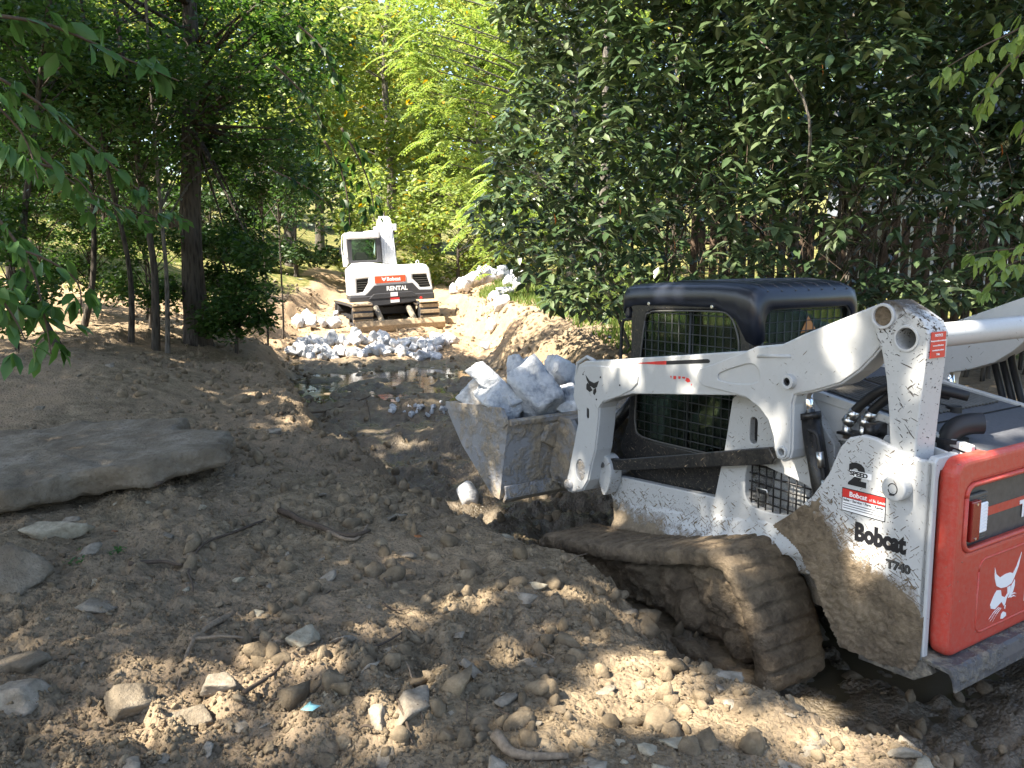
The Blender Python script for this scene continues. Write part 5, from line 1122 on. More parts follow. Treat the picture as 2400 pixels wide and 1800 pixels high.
for px, py, rr_ in ((1460, 1440, .13), (1500, 1560, .16), (1400, 1640, .10), (1335, 1730, .15), (700, 1590, .11), (480, 1690, .11), (600, 1620, .06), (690, 1750, .09), (960, 1660, .07), (930, 1740, .11), (860, 1320, .05), (955, 1330, .06), (1120, 1420, .07), (980, 1455, .09), (1080, 1200, .11), (1135, 1235, .09), (780, 1310, .04), (620, 1450, .06), (310, 1570, .04), (335, 1760, .07), (1190, 1560, .07), (1255, 1690, .05),
                    (1730, 1655, .08), (1860, 1745, .12), (2000, 1755, .17), (1930, 1690, .08), (430, 870, .10), (330, 868, .05), (600, 930, .10), (690, 950, .09), (900, 1020, .15), (960, 1045, .14), (1010, 1010, .12), (1250, 1400, .06), (1360, 1500, .08), (150, 1700, .05), (870, 1490, .05), (1050, 1600, .06), (800, 850, .25), (900, 900, .2), (770, 930, .14), (1000, 870, .2), (850, 800, .3), (950, 830, .25), (1110, 1350, .06), (560, 1560, .05), (1560, 1640, .1), (1620, 1720, .1)):
    q = on_ground(px, py); SUN_HOLES.append((q[0], q[1], hz(q[0], q[1]), rr_))
for px, py, d in ((1700, 370, 8.2), (1780, 430, 8.1), (1640, 130, 8.4), (2000, 120, 8), (2100, 240, 8), (1950, 330, 8), (2150, 330, 8), (1880, 400, 8), (2050, 90, 8), (1480, 90, 9), (2200, 180, 8), (1800, 200, 8.1), (1350, 250, 9.4), (2300, 120, 7.8), (2330, 250, 7.8)):
    q = at(px, py, d); SUN_HOLES.append((*q, .16))
SUN_HOLES += [(.9, 16.5, 1.2, .5), (.2, 19, 1.3, .55), (-.3, 18, 1.2, .4), (1.3, 15.3, 1.15, .45), (1.2, 18, 1.3, .4)]
SUN_HOLES = np.array(SUN_HOLES); SV = np.array(S)
def cut_sun_holes(p):
    """cut holes in the crowns along the sun line so light falls on chosen spots"""
    keep = np.ones(len(p), bool)
    for g_ in SUN_HOLES:
        d = p - g_[:3]; t = d @ SV; keep &= ~((t > 1.2) & (((d - t[:, None] * SV) ** 2).sum(1) < (g_[3] + .065) ** 2))
    return p[keep]

# ------------------------------------------------------------------ vegetation
LEAF6 = (np.array([(0, 0, 0), (.28, .20, .05), (.28, -.20, .05), (.66, .19, .03), (.66, -.19, .03), (1, 0, -.10), (.3, 0, 0), (.66, 0, -.03)], float),
         np.array([(0, 6, 1), (0, 2, 6), (1, 6, 3), (6, 7, 3), (6, 2, 4), (6, 4, 7), (3, 7, 5), (7, 4, 5)]))
LEAF4 = (np.array([(0, 0, 0), (.45, .27, .06), (1, 0, -.04), (.45, -.27, .06)], float), np.array([(0, 2, 1), (0, 3, 2)]))
def leaf_dirs(n, r, droop=.3, spread=1.):
    a = r.uniform(0, 6.28, n); d = np.stack([np.cos(a), np.sin(a), r.normal(size=n) * .35 * spread - droop], 1); return d
def leaves(pos, r, size, droop=.3, tmpl=LEAF4, var=.35, roll=.7, dirs=None):
    n = len(pos); d = leaf_dirs(n, r, droop) if dirs is None else dirs
    fr = rot_frames(d, r.normal(size=n) * roll); s = size * (1 + var * r.uniform(-1, 1, n)); return scatter(tmpl[0], tmpl[1], pos, fr, np.stack([s, s * r.uniform(.8, 1.15, n), s], 1))
def clump_pts(c, rad, n, r, flat=.7):
    d = r.normal(size=(n, 3)); d /= np.linalg.norm(d, axis=1, keepdims=True); return np.asarray(c) + d * (r.random(n) ** .45)[:, None] * np.asarray([rad, rad, rad * flat])
def trunk_mesh(P, r0, r1, seed, seg=14, flare=.0):
    P = spline(P, 8, False); n = len(P); t = np.linspace(0, 1, n); rad = r0 + (r1 - r0) * t + flare * np.exp(-t * n / 4.); v, f_ = tube(P, rad, seg)
    v = v + (fbm3(v * np.array([6, 6, 1.5]), 3, seed) * r0 * .12)[:, None] * np.array([1, 1, 0]); return v, f_
def make_tree(name, label, cat, path, r0, r1, clumps, per, size, lmat, bmat, seed, group=None, tmpl=LEAF4, droop=.3, flat=.7, flare=.05, limbs=True, limb_r=.03, lmin=.5):
    r = np.random.default_rng(seed); path = np.asarray(path, float); root = empty(name, tuple(path[0])); tag(root, label, cat, group); o0 = path[0]
    v, f_ = trunk_mesh(path - o0, r0, r1, seed, 14, flare); link('trunk', mesh_np('trunk', v, f_, True), bmat, root)
    sp = spline(path, 8, False); mb = MB()
    for c, rad in clumps:
        c = np.asarray(c, float)
        if limbs:
            z = max(path[0, 2] + lmin, c[2] - .25 * np.linalg.norm(c[:2] - sp[-1][:2]) - .4); a = sp[np.argmin(np.abs(sp[:, 2] - z))]
            mid = a * .45 + c * .55 + np.array([0, 0, .12 * np.linalg.norm(c - a)]) * r.uniform(-.3, 1.); L_ = np.linalg.norm(c - a)
            m = MB(); m.tube(spline([a - o0, mid - o0, c - o0], 5, False), np.linspace(max(.012, limb_r * min(1.5, L_ / 2)), .006, 11), 6); m.build('limb', bmat, root, True)
        q = clump_pts(c, rad, per if np.isscalar(per) else r.integers(*per), r, flat)
        if c[1] < 16: q = cut_sun_holes(q)
        if len(q): v, f_ = leaves(q - o0, r, size, droop, tmpl); mb.add(v, f_)
    mb.build('crown', lmat, root); return root
def ell(c, rx, ry, rz, n, r, shell=.35):
    d = r.normal(size=(n, 3)); d /= np.linalg.norm(d, axis=1, keepdims=True); return np.asarray(c) + d * (shell + (1 - shell) * r.random(n) ** .6)[:, None] * np.array([rx, ry, rz])

# --- trees that shade the near bank, standing outside the picture to the left, behind and right
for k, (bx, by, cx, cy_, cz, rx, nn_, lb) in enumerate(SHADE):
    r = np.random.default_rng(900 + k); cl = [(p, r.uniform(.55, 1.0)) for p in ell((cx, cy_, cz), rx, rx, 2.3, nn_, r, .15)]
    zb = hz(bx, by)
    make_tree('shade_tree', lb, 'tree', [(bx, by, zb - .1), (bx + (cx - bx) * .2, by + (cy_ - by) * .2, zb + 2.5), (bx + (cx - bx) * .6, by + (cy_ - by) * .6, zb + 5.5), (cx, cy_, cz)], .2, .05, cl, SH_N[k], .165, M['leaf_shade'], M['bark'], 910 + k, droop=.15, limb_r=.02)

# --- the dark trees on the left bank
r = np.random.default_rng(21)
def px_clumps(n, box, d0, d1, rad, r, test=None):
    out = []
    while len(out) < n:
        px, py, d = r.uniform(box[0], box[2]), r.uniform(box[1], box[3]), r.uniform(d0, d1)
        if test and not test(px, py): continue
        if 420 < px < 515 and py < 720: d = max(d, 14.3)
        out.append((at(px, py, d), r.uniform(*rad)))
    return out
def base_at(px, py, d): p = at(px, py, d); return (p[0], p[1], hz(p[0], p[1]) - .08)
b = base_at(466, 815, 13.6); top = (b[0] + .35, b[1] + .3, 10.5)
main_cl = px_clumps(34, (430, -60, 800, 330), 11.8, 15, (.45, .8), r, lambda x, y: x < 800 - y * .35 and (x < 700 or y < 200 or r.random() < .3)) + px_clumps(8, (500, 330, 720, 600), 12, 14.5, (.3, .5), r) + [(p, r.uniform(.6, .95)) for p in ell((b[0] - 1.8, b[1] - 2.0, 8.3), 2.6, 2.4, 1.8, 26, r)]
make_tree('broadleaf_tree', 'tall tree with thick dark furrowed trunk on the left bank', 'tree', [b, (b[0] - .02, b[1], 2.4), (b[0] + .08, b[1] + .1, 5), (b[0] + .2, b[1] + .2, 8), top], .19, .07, main_cl, 240, .105, M['leaf_shade'], M['bark'], 31, flare=.07, lmin=3.4)
# low leafy skirt beside the thick trunk
SAP = [(307, 795, 12.6, .045, (180, 60, 420, 420), 10, 'slim dark sapling, left of the pair beside the thick trunk'), (364, 808, 12.4, .06, (250, -40, 480, 330), 13, 'straight slender tree midway left of the thick trunk'),
       (392, 811, 12.2, .034, (330, 120, 520, 420), 7, 'pale thin sapling closest to the thick trunk'), (193, 750, 13.2, .05, (60, 0, 300, 400), 13, 'curved slim tree forking low at the left'),
       (150, 786, 11.0, .055, (-40, -40, 240, 330), 13, 'leaning sapling with a sunlit patch at its foot'), (30, 790, 12.5, .06, (-120, -20, 160, 420), 14, 'dark slim tree at the left edge of the wood')]
for k, (px, py, d, rad, bx, n, lb) in enumerate(SAP):
    b = base_at(px, py, d); r = np.random.default_rng(40 + k); dx = r.normal() * .3; dy = r.normal() * .2; cl = px_clumps(int(n * 1.5) + 4, bx, d - 1.2, d + 1.5, (.35, .7), r)
    lean = (.5 if k == 3 else (-.9 if k == 4 else .1))
    make_tree('sapling', lb, 'tree', [b, (b[0] + lean * .5, b[1], 1.8 + b[2] * .3), (b[0] + lean * .4 + dx * .5, b[1] + dy, 4.0), (b[0] + dx, b[1] + dy, 6.8)], rad, rad * .45, cl, 210, .10, M['leaf_shade'], M['bark'] if k != 2 else M['bark2'], 60 + k, 'saplings on the left bank', flare=.01, limb_r=.012)
UND = [((-40, 330, 190, 560), 13.5, 16, 18, 'dense dark bush filling the far left between the slim trees'), ((180, 330, 420, 470), 14.5, 17, 16, 'dark leafy bush hanging above the sunlit lawn at left'), ((520, 300, 700, 470), 14.5, 17, 14, 'leafy bush right of the thick trunk at mid height'), ((80, 500, 330, 700), 15, 15.5, 12, 'low dark leafy undergrowth bush between the left saplings'), ((230, 480, 440, 720), 12.8, 14.5, 11, 'backlit leafy bush behind the slender saplings'), ((480, 540, 620, 770), 12.2, 13.4, 22, 'leafy bush skirting the right side of the thick trunk'), ((-60, 420, 110, 760), 9.5, 12, 12, 'dark leafy bush at the left picture edge'), ((600, 330, 760, 520), 16, 19, 10, 'small leafy tree behind the thick trunk, left of the excavator')]
for k, (bx, d0, d1, n, lb) in enumerate(UND):
    r = np.random.default_rng(80 + k); cl = px_clumps(int(n * 1.6), bx, min(d0, d1), max(d0, d1), (.22, .45), r); c = np.mean([c for c, _ in cl], 0); z = hz(c[0], c[1])
    make_tree('bush', lb, 'bush', [(c[0], c[1], z - .05), (c[0] + .05, c[1], z + .5), (c[0], c[1] + .1, max(z + 1, c[2]))], .03, .012, cl, 170, .095, M['leaf_shade'] if k != 4 else M['leaf_shade'], M['bark'], 95 + k, flare=.0, limb_r=.01)

# --- foreground branches with large leaves (each leaf its own part up to the limit)
LEAF_ME = {}
def leaf_obj(parent, p, d, roll, s, mat, key):
    if key not in LEAF_ME:
        me = mesh_np('leaf', LEAF6[0] * (1 if key != 'w' else np.array([1, 1.5, 1])), LEAF6[1], True); me.materials.append(mat); LEAF_ME[key] = me
    o = bpy.data.objects.new('leaf', LEAF_ME[key]); COL.objects.link(o); o.parent = parent; f_ = rot_frames(np.asarray(d, float)[None], np.array([roll]))[0]
    m = Matrix.Identity(4)
    for a in range(3):
        for b_ in range(3): m[a][b_] = f_[a][b_] * s
        m[a][3] = p[a]
    o.matrix_local = m
def branch_tree(name, label, base, trunk_top, r0, branches, lsize, mat, key, seed, step, spread=.05, bmat='twig', cat='tree', cut=280):
    r = np.random.default_rng(seed); root = empty(name, tuple(base)); tag(root, label, cat); o0 = np.asarray(base, float); n = 0; mb = MB()
    v, f_ = trunk_mesh([(0, 0, 0), np.array(trunk_top) * .5 - o0 * .5 + np.array([.1, .1, 0]), np.array(trunk_top) - o0], r0, r0 * .4, seed); link('trunk', mesh_np('trunk', v, f_, True), M['bark'], root)
    for pts, rr in branches:
        P = spline([at(*p) for p in pts], 8, False) - o0; m = MB(); m.tube(P, np.linspace(rr, rr * .35, len(P)), 7); m.build('branch', M[bmat], root, True)
        L_ = np.concatenate([[0], np.cumsum(np.linalg.norm(np.diff(P, axis=0), axis=1))]); s = step * .5
        while s < L_[-1]:
            q = np.array([np.interp(s, L_, P[:, k]) for k in range(3)]); t = np.array([np.interp(min(s + .05, L_[-1]), L_, P[:, k]) for k in range(3)]) - q; t /= np.linalg.norm(t) + 1e-6
            side = np.cross(t, (0, 0, 1)); side /= np.linalg.norm(side) + 1e-6
            # a leaf stalk with three to five leaflets
            for sg in (-1, 1):
                st = q + side * sg * r.uniform(.02, spread) + np.array([r.normal() * .02, r.normal() * .02, r.normal() * .03]); nl = r.integers(2, 5)
                for k in range(nl):
                    d = t * r.uniform(-.1, .9) + side * sg * r.uniform(.2, 1.) + np.array([r.normal() * .3, r.normal() * .3, -r.uniform(.2, 1.1)])
                    sz = lsize * r.uniform(.65, 1.2)
                    if n < cut: leaf_obj(root, st, d, r.normal() * .6, sz, M[mat], key); n += 1
                    else: mb.add(*scatter(LEAF6[0], LEAF6[1], st[None], rot_frames(d[None], np.array([r.normal() * .6])), np.full((1, 3), sz)))
            s += step * r.uniform(.7, 1.3)
    if mb.n: tag(mb.build('foliage', M[mat], root, True), kind='stuff')
    return root
NB = [([(-120, 120, 3.6), (60, 220, 3.7), (200, 330, 3.9), (330, 450, 4.0), (360, 470, 4.0)], .008), ([(-100, 330, 3.4), (80, 380, 3.5), (180, 420, 3.6), (240, 500, 3.7)], .007), ([(-80, 420, 3.2), (60, 600, 3.3), (100, 720, 3.3), (120, 830, 3.3)], .007),
      ([(-60, 560, 3.0), (90, 600, 3.1), (180, 660, 3.2), (190, 740, 3.2)], .006), ([(-60, 30, 3.0), (120, 60, 3.2), (300, 140, 3.5), (420, 190, 3.6)], .008), ([(60, 340, 4.2), (190, 440, 4.4), (330, 500, 4.6), (440, 520, 4.7)], .006),
      ([(-60, 200, 3.0), (50, 310, 3.1), (90, 420, 3.1)], .006), ([(-40, 640, 2.9), (30, 740, 3.0), (60, 800, 3.0)], .006), ([(-40, 700, 3.2), (90, 740, 3.3), (170, 770, 3.4)], .006)]
branch_tree('boxelder_tree', 'near tree whose large pointed leaves hang in from the left edge', (-4.6, 2.7, hz(-4.6, 2.7) - .1), (-3.9, 2.9, 5.6), .14, NB, .098, 'leaf_near', 'n', 5, .085)
HB = [([(800, 300, 8.5), (845, 380, 8.6), (870, 450, 8.7), (878, 520, 8.7)], .012), ([(760, 330, 8.2), (800, 400, 8.3), (815, 470, 8.3), (820, 530, 8.3)], .012), ([(640, 400, 9.2), (720, 440, 9.2), (770, 480, 9.2)], .012), ([(700, 60, 9), (760, 120, 9), (800, 210, 9)], .014), ([(640, 150, 9.4), (720, 230, 9.4), (760, 300, 9.4)], .014)]
branch_tree('walnut_tree', 'dark compound-leaved boughs hanging down in front of the excavator', (-7.6, 6.6, hz(-7.6, 6.6) - .1), (-5.6, 7.4, 6.6), .13, HB, .13, 'leaf_shade', 'w2', 6, .10, .12)
RB = [([(2500, -20, 4.0), (2400, 60, 4.0), (2300, 110, 4.0), (2215, 160, 4.0)], .006), ([(2480, 60, 4.2), (2400, 120, 4.2), (2330, 190, 4.2), (2290, 260, 4.2)], .006), ([(2480, 200, 3.4), (2420, 260, 3.4), (2385, 330, 3.4)], .005), ([(2500, 560, 4.2), (2400, 580, 4.2), (2310, 590, 4.3), (2270, 600, 4.3)], .005), ([(2500, 640, 4.6), (2390, 610, 4.6), (2300, 680, 4.6)], .005), ([(2500, 420, 5), (2420, 440, 5), (2350, 470, 5)], .005)]
branch_tree('young_tree', 'bright green leafy branches reaching in from the right edge', (3.6, 3.8, hz(3.6, 3.8) - .1), (3.3, 3.9, 4.6), .06, RB, .085, 'leaf_frond', 'y', 7, .06)

# --- the great evergreen shrub behind the loader
r = np.random.default_rng(9); sx0, sy0 = 4.1, 9.6; root = empty('evergreen_shrub', (sx0, sy0, hz(sx0, sy0))); tag(root, 'huge dark evergreen shrub with drooping oval leaves behind the loader', 'shrub'); so0 = np.array(root.location)
def depth_of(px): return float(np.interp(px, [1100, 1300, 1500, 1800, 2400, 2700], [10.8, 9.8, 8.9, 8.2, 7.9, 8.0]))
def in_shrub(px, py):
    lo = np.interp(px, [1080, 1140, 1190, 1300, 1410, 1480, 1600, 2700], [520, 560, 620, 725, 755, 720, 720, 720]); left = np.interp(py, [-200, 60, 130, 300, 430, 520, 600, 760], [1160, 1150, 1230, 1160, 1150, 1090, 1100, 1180]); return px > left and py < lo
def sparse(px, py):
    a = np.exp(-(((px - 2080) / 330) ** 2 + ((py - 545) / 150) ** 2)); b = np.exp(-(((px - 1620) / 130) ** 2 + ((py - 570) / 90) ** 2)); return max(a, b)
mb = MB(); nobj = 0; cl = []
def whorl(c, r, s, nl, front):
    global nobj
    ax = r.normal(size=3) * .35 + np.array([-.15, -.55, .35]); ax /= np.linalg.norm(ax)
    for k in range(nl):
        a = k * 6.283 / nl + r.normal() * .3; d = np.array([math.cos(a), math.sin(a) * .8, -.5 + r.normal() * .3]) + ax * .35; L_ = s * r.uniform(.7, 1.15); p = c + np.array([r.normal(), r.normal(), r.normal()]) * .025
        if front and nobj < 290: leaf_obj(root, p - so0, d, r.normal() * .35, L_, M['leaf_shrub'], 's'); nobj += 1
        else: mb.add(*scatter(LEAF6[0], LEAF6[1], (p - so0)[None], rot_frames(d[None], np.array([r.normal() * .35])), np.array([[L_, L_ * .85, L_]])))
n = 0
while n < 1150:
    px, py = r.uniform(1080, 2560), r.uniform(-160, 770)
    if not in_shrub(px, py) or r.random() < sparse(px, py) * .82: continue
    bump_ = .5 * noise2(np.array([px / 130.]), np.array([py / 130.]), 3)[0]; c = at(px, py, depth_of(px) + bump_ + r.uniform(-.2, .35))
    whorl(c, r, .185, r.integers(5, 8), px > 1400 and r.random() < .35); n += 1
tag_front = mb.n
# inner and upper mass, two layers deep
pos = []
while len(pos) < 23000:
    px, py = r.uniform(1080, 2750), r.uniform(-420, 770)
    if not in_shrub(px, max(py, -190)) or r.random() < sparse(px, py) * .8: continue
    pos.append(at(px, py, depth_of(px) + .35 + 2.6 * r.random() ** 1.3))
v, f_ = leaves(np.array(pos) - so0, r, .15, .6, LEAF4, .3, .5); mb.add(v, f_)
tag(mb.build('foliage', M['leaf_shrub'], root), kind='stuff')
for k in range(34):
    bx = r.uniform(1.6, 6.6); by = 9.3 + r.uniform(-.3, 2.0) + (1.2 if bx < 2.2 else 0); zb = hz(bx, by); a = r.uniform(-1.2, 1.2) - (.5 if bx < 3 else 0); h = r.uniform(2.5, 4.6)
    m = MB(); P = spline(np.array([(bx, by, zb - .1), (bx + a * .35, by - .2, zb + h * .4), (bx + a * .8 + r.normal() * .2, by - .5 + r.normal() * .3, zb + h * .75), (bx + a * 1.2, by - .6 + r.normal() * .4, zb + h)]) - so0, 6, False)
    m.tube(P, np.linspace(.026, .006, len(P)), 7); m.build('stem', M['bark2'] if k % 3 == 0 else M['bark'], root, True)
tw = MB()
for k in range(420):
    px, py = r.uniform(1560, 2420), r.uniform(380, 690); c = at(px, py, depth_of(px) + .2 + r.random() * 1.6) - so0; d = np.array([r.normal() * .3, r.normal() * .2, r.uniform(.2, .9)]) * .7; tw.tube([c, c + d * .5 + r.normal(size=3) * .04, c + d], [.006, .0045, .002], 5, False)
tag(tw.build('twigs', M['twig'], root), kind='stuff')
for px, py in ((1578, 560), (1298, 500), (1925, 145), (1450, 475), (2345, 335)):
    p = at(px, py, depth_of(px) - .35); leaf_obj(root, p - so0, (.2, -.1, -1), .4, .13, M['leaf_brown'], 'b')

# --- background wood
r = np.random.default_rng(14)
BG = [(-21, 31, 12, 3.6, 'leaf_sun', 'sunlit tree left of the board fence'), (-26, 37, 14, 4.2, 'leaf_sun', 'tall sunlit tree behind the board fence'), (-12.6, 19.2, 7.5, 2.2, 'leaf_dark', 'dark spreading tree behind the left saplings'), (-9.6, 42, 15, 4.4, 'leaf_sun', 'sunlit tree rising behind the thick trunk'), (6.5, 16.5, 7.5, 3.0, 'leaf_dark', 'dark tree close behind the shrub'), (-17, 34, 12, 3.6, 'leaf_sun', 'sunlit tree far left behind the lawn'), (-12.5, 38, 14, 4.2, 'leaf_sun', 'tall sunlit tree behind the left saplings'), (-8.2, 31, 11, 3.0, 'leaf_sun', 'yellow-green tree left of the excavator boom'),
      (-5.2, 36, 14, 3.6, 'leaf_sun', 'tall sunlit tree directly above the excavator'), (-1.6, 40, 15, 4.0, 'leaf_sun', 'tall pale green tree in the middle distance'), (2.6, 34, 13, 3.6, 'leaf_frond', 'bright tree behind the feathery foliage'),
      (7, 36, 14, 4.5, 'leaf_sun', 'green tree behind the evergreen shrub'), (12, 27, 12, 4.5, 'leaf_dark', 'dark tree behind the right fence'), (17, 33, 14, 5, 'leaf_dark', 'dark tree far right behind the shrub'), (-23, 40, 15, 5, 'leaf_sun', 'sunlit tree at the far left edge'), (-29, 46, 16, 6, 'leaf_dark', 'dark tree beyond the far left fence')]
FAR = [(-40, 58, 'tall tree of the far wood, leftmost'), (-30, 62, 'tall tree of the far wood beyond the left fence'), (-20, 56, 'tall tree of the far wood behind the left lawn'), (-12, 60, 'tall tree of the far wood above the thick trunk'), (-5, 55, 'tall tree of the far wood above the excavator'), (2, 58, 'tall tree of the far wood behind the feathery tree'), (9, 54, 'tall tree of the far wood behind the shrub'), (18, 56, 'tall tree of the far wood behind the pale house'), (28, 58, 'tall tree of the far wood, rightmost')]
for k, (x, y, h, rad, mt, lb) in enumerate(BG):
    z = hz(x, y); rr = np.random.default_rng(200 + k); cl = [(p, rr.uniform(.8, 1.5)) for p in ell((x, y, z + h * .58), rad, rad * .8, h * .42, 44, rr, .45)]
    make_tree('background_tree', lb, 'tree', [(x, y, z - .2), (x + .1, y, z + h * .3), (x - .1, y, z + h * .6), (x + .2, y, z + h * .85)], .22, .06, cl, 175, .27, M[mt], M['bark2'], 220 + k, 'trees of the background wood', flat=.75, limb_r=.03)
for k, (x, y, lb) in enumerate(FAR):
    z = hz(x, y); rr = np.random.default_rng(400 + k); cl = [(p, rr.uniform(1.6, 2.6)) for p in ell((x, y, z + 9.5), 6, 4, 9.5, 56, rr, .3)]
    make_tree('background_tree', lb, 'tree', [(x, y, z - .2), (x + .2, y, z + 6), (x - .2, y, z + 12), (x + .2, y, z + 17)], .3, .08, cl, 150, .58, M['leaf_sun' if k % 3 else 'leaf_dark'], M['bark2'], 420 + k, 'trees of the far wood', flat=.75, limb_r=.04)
BB = [(-10, 28, 2.0, 'leaf_dark', 'dark leafy thicket at the edge of the left lawn'), (-7, 27.2, 2.2, 'leaf_dark', 'dark thicket left of the excavator'), (-4.4, 28.5, 2.2, 'leaf_sun', 'pale green bush right behind the excavator cab'), (-1.9, 29.5, 2.2, 'leaf_sun', 'pale bush right of the excavator boom'), (.4, 31, 2.2, 'leaf_dark', 'dark hollow thicket above the rock mound'), (2.2, 27, 1.6, 'leaf_frond', 'bright low sumac beside the grassy bank'), (4.6, 24, 2.0, 'leaf_dark', 'dark bush behind the grassy bank'), (-14, 29, 2.2, 'leaf_dark', 'dark bush behind the saplings'), (-19, 33, 2.2, 'leaf_sun', 'sunlit bush by the far fence')]
for k, (x, y, rad, mt, lb) in enumerate(BB):
    z = hz(x, y); rr = np.random.default_rng(300 + k); cl = [(p, rr.uniform(.45, .8)) for p in ell((x, y, z + rad * .85), rad, rad * .7, rad * .95, 26, rr, .4)]
    make_tree('bush', lb, 'bush', [(x, y, z - .1), (x, y, z + rad * .5), (x + .1, y, z + rad * 1.2)], .06, .02, cl, 130, .19, M[mt], M['bark'], 320 + k, 'bushes at the foot of the wood', limb_r=.02)
# feathery compound fronds (tree of heaven / sumac) on the right of the middle distance
rr = np.random.default_rng(33)
def frond_tree(label, base, cl, nf, seed, L_=.75):
    r = np.random.default_rng(seed); root = empty('frond_tree', tuple(base)); tag(root, label, 'tree'); o0 = np.array(base); P = []; D = []; S_ = []
    v, f_ = trunk_mesh([(0, 0, 0), (.1, 0, 3), (.1, .2, 6), (.3, .2, 9)], .14, .05, seed); link('trunk', mesh_np('trunk', v, f_, True), M['bark2'], root)
    for c, rad in cl:
        m = MB(); a = np.array([.1, .1, max(1., c[2] - o0[2] - 1.5)]); m.tube(spline([a, (a + c - o0) / 2 + np.array([0, 0, .3]), c - o0], 5, False), np.linspace(.035, .012, 11), 6); m.build('limb', M['bark2'], root, True)
        for k in range(nf):
            an = r.uniform(0, 6.28); d = np.array([math.cos(an), math.sin(an), r.uniform(-.1, .5)]); q = c + r.normal(size=3) * rad * .5; L2 = L_ * r.uniform(.7, 1.2)
            for t in np.linspace(.12, 1, 11):
                pp = q + d * L2 * t + np.array([0, 0, -.55 * L2 * t * t]); side = np.cross(d, (0, 0, 1)); side /= np.linalg.norm(side)
                for sg in (-1, 1): P.append(pp); D.append(side * sg + d * .5 + np.array([0, 0, -.35 - .3 * t])); S_.append(.17 * (1 - .45 * abs(t - .5)))
    P = np.array(P) - o0; n = len(P); s = np.array(S_); v, f_ = scatter(LEAF4[0], LEAF4[1], P, rot_frames(np.array(D), r.normal(size=n) * .25), np.stack([s, s * .75, s], 1))
    link('crown', mesh_np('crown', v, f_), M['leaf_frond'], root)
frond_tree('feathery-leaved bright green tree right of the middle, over the bank', (1.7, 24.5, hz(1.7, 24.5)), px_clumps(26, (930, -120, 1240, 420), 22.5, 25.5, (.5, .9), rr, lambda x, y: x > 930 + max(0, y - 150) * .5), 15, 51)
frond_tree('feathery young tree drooping beside the shrub', (2.2, 21, hz(2.2, 21)), px_clumps(9, (1110, 420, 1240, 620), 18, 21, (.3, .5), rr), 12, 52, .6)

# --- grass, litter
def blades(n, gen, hmin, hmax, seed, name, label, wd=.006):
    r = np.random.default_rng(seed); x, y = gen(r, n); n = len(x); z = height(x, y); h = r.uniform(hmin, hmax, n); a = r.uniform(0, 6.28, n); dx, dy = np.cos(a), np.sin(a); ln = r.normal(size=(n, 2)) * .35
    wd = wd * (1 + np.hypot(x, y) / 12)
    v = np.stack([np.stack([x - dx * wd, y - dy * wd, z - .01], 1), np.stack([x + dx * wd, y + dy * wd, z - .01], 1), np.stack([x + ln[:, 0] * h, y + ln[:, 1] * h, z + h], 1)], 1).reshape(-1, 3)
    return tag(link(name, mesh_np(name, v, np.arange(n * 3).reshape(-1, 3)), M['grass']), label, 'grass', kind='stuff')
def gR(r, n):
    y = r.uniform(10, 27, n * 5); x = r.uniform(-1.2, 4.5, n * 5); s, p = channel(x, y); k = (s > p[:, 5] + .05) & (r.random(n * 5) < ss(-.5, .2, noise2(x * .9, y * .9, 61) + (s - p[:, 5]) * .4)); return x[k][:n], y[k][:n]
def gL(r, n):
    y = r.uniform(17, 32, n * 4); x = -3 - r.random(n * 4) * 16; s, p = channel(x, y); k = (-s > p[:, 2] + .7 + .5 * noise2(x * .9, y * .9, 3)) & (r.random(n * 4) < ss(-.6, .4, noise2(x * .8, y * .8, 62))); return x[k][:n], y[k][:n]
blades(26000, gR, .05, .17, 3, 'bank_grass', 'bright green grass on the right bank below the shrub'); blades(20000, gL, .03, .09, 4, 'lawn_grass', 'thin dry grass on the left lawn')
r = np.random.default_rng(8); x, y = gL(r, 1500); v, f_ = leaves(np.stack([x, y, height(x, y) + .02], 1), r, .09, 0, LEAF4, .4, .3); tag(link('leaf_litter', mesh_np('leaf_litter', v, f_), M['palestone']), 'fallen pale leaves scattered over the left lawn', 'leaves', kind='stuff')
x, y = gR(r, 500); v, f_ = leaves(np.stack([x, y, height(x, y) + .02], 1), r, .07, 0, LEAF4, .4, .3); tag(link('leaf_litter', mesh_np('leaf_litter', v, f_), M['leaf_brown']), 'dead brown leaves under the shrub', 'leaves', kind='stuff')
# a few green weeds on the bank
for k, (px, py, lb) in enumerate(((205, 1300, 'tiny green weed sprig beside the oblong stone'), (180, 1345, 'tiny green weed below the oblong stone'), (280, 1310, 'small green seedling between stones on the bank'), (1095, 1190, 'low green weeds at the channel edge under the bucket'))):
    p = on_ground(px, py); rr = np.random.default_rng(k); root = empty('weed', (p[0], p[1], hz(p[0], p[1]))); tag(root, lb, 'weed', 'weeds on the bank'); v, f_ = leaves(clump_pts((0, 0, .02), .05, 16, rr, .3), rr, .03, -.2); link('leaves', mesh_np('leaves', v, f_), M['leaf_near'], root)

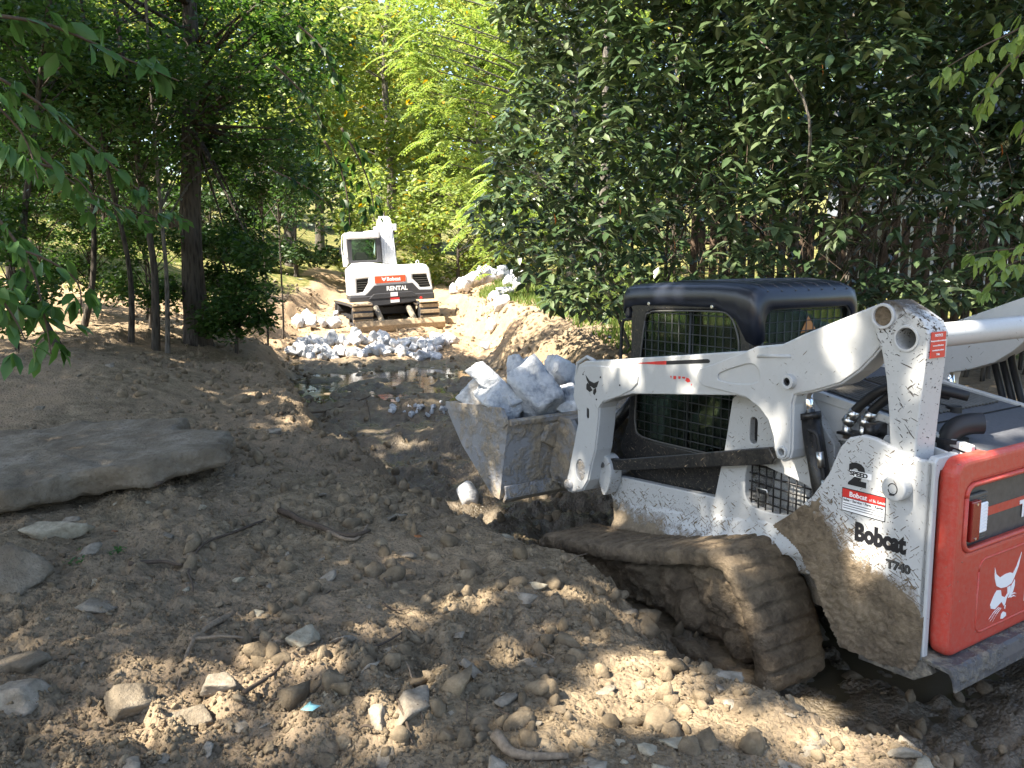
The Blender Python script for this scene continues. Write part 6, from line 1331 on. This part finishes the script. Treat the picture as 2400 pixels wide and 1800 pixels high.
# --- fences and houses glimpsed through the leaves
def fence(name, label, a, b, n, h, w_, mat, seed, gap=.0):
    r = np.random.default_rng(seed); a = np.array(a, float); b = np.array(b, float); root = empty(name, (a[0], a[1], hz(a[0], a[1]))); tag(root, label, 'fence'); o0 = np.array(root.location); d = (b - a); L_ = np.linalg.norm(d); d /= L_; me = None
    for k in range(n):
        p = a + d * L_ * (k + .5) / n; hh = h * r.uniform(.97, 1.03)
        if me is None:
            m = MB(); ww = L_ / n * .5 * (1 - gap); m.box(-ww, ww, -.011, .011, 0, 1); o = m.build('picket', mat, root); me = o.data
        else: o = bpy.data.objects.new('picket', me); COL.objects.link(o); o.parent = root
        o.location = (p[0] - o0[0], p[1] - o0[1], hz(p[0], p[1]) - o0[2] + .05); o.scale = (1, 1, hh); o.rotation_euler = (0, r.normal() * .012, math.atan2(d[1], d[0]))
    for zz in (.35, h - .35):
        m = MB(); c = (a + b) / 2; m.tube([(a[0] - o0[0] + d[1] * .04, a[1] - o0[1] + .04, zz), (b[0] - o0[0] + d[1] * .04, b[1] - o0[1] + .04, hz(b[0], b[1]) - o0[2] + zz)], .04, 4); m.build('rail', mat, root)
fence('wooden_fence', 'weathered picket fence glimpsed through the shrub on the right', (2.6, 12.4), (8.6, 11.2), 44, 1.75, .1, M['wood'], 1, .22)
p = at(235, 470, 34); q = at(345, 452, 36)
fence('board_fence', 'brown board fence on the far left rise behind the trees', (p[0] - 6, p[1] + 1), (q[0] + 2, q[1] + 1), 60, 1.9, .1, M['wood'], 2, .08)
def house(name, label, loc, rz, w_, dpt, h, roofh, wall, roof, sid=True):
    root = empty(name, loc, rz); tag(root, label, 'house'); m = MB(); m.box(-w_ / 2, w_ / 2, 0, dpt, 0, h); m.build('wall', wall, root)
    if sid:
        me = None
        for k in range(int(h / .2)):
            if me is None:
                m = MB(); m.add(np.array([(-w_ / 2 - .01, -.03, 0), (w_ / 2 + .01, -.03, 0), (w_ / 2 + .01, -.005, .2), (-w_ / 2 - .01, -.005, .2), (-w_ / 2 - .01, 0.01, 0), (w_ / 2 + .01, .01, 0)], float), np.array([(0, 1, 2, 3), (0, 4, 5, 1)])); o = m.build('siding_board', wall, root); me = o.data
            else: o = bpy.data.objects.new('siding_board', me); COL.objects.link(o); o.parent = root
            o.location = (0, 0, k * .2)
    m = MB(); v = np.array([(-w_ / 2 - .4, -.5, h - .1), (w_ / 2 + .4, -.5, h - .1), (w_ / 2 + .4, dpt / 2, h + roofh), (-w_ / 2 - .4, dpt / 2, h + roofh), (w_ / 2 + .4, dpt + .5, h - .1), (-w_ / 2 - .4, dpt + .5, h - .1)], float); m.add(v, np.array([(0, 1, 2, 3), (3, 2, 4, 5)])); m.add(v[[0, 3, 5]], np.array([(0, 1, 2)])); m.add(v[[1, 4, 2]], np.array([(0, 1, 2)])); rf = m.build('roof', roof, root); sm = rf.modifiers.new('thick', 'SOLIDIFY'); sm.thickness = .12
    m = MB(); m.box(-.5, .5, -.06, .02, h * .45, h * .45 + 1.3); wn = m.build('window', M['decal_white'], root); m = MB(); m.box(-.42, .42, -.075, -.06, h * .45 + .08, h * .45 + 1.22); m.build('pane', M['glass'], wn)
house('house', 'pale sided house glimpsed through the shrub on the right', (11.2, 15.2, hz(11.2, 15.2) - .2), R(-10), 8, 7, 3.3, 1.6, M['siding'], M['hood'])
p = at(60, 430, 48); house('house', 'house with reddish roof far beyond the left trees', (p[0] - 2, p[1], hz(p[0], p[1])), R(15), 10, 8, 2.6, 1.8, M['siding'], M['roofred'], False)
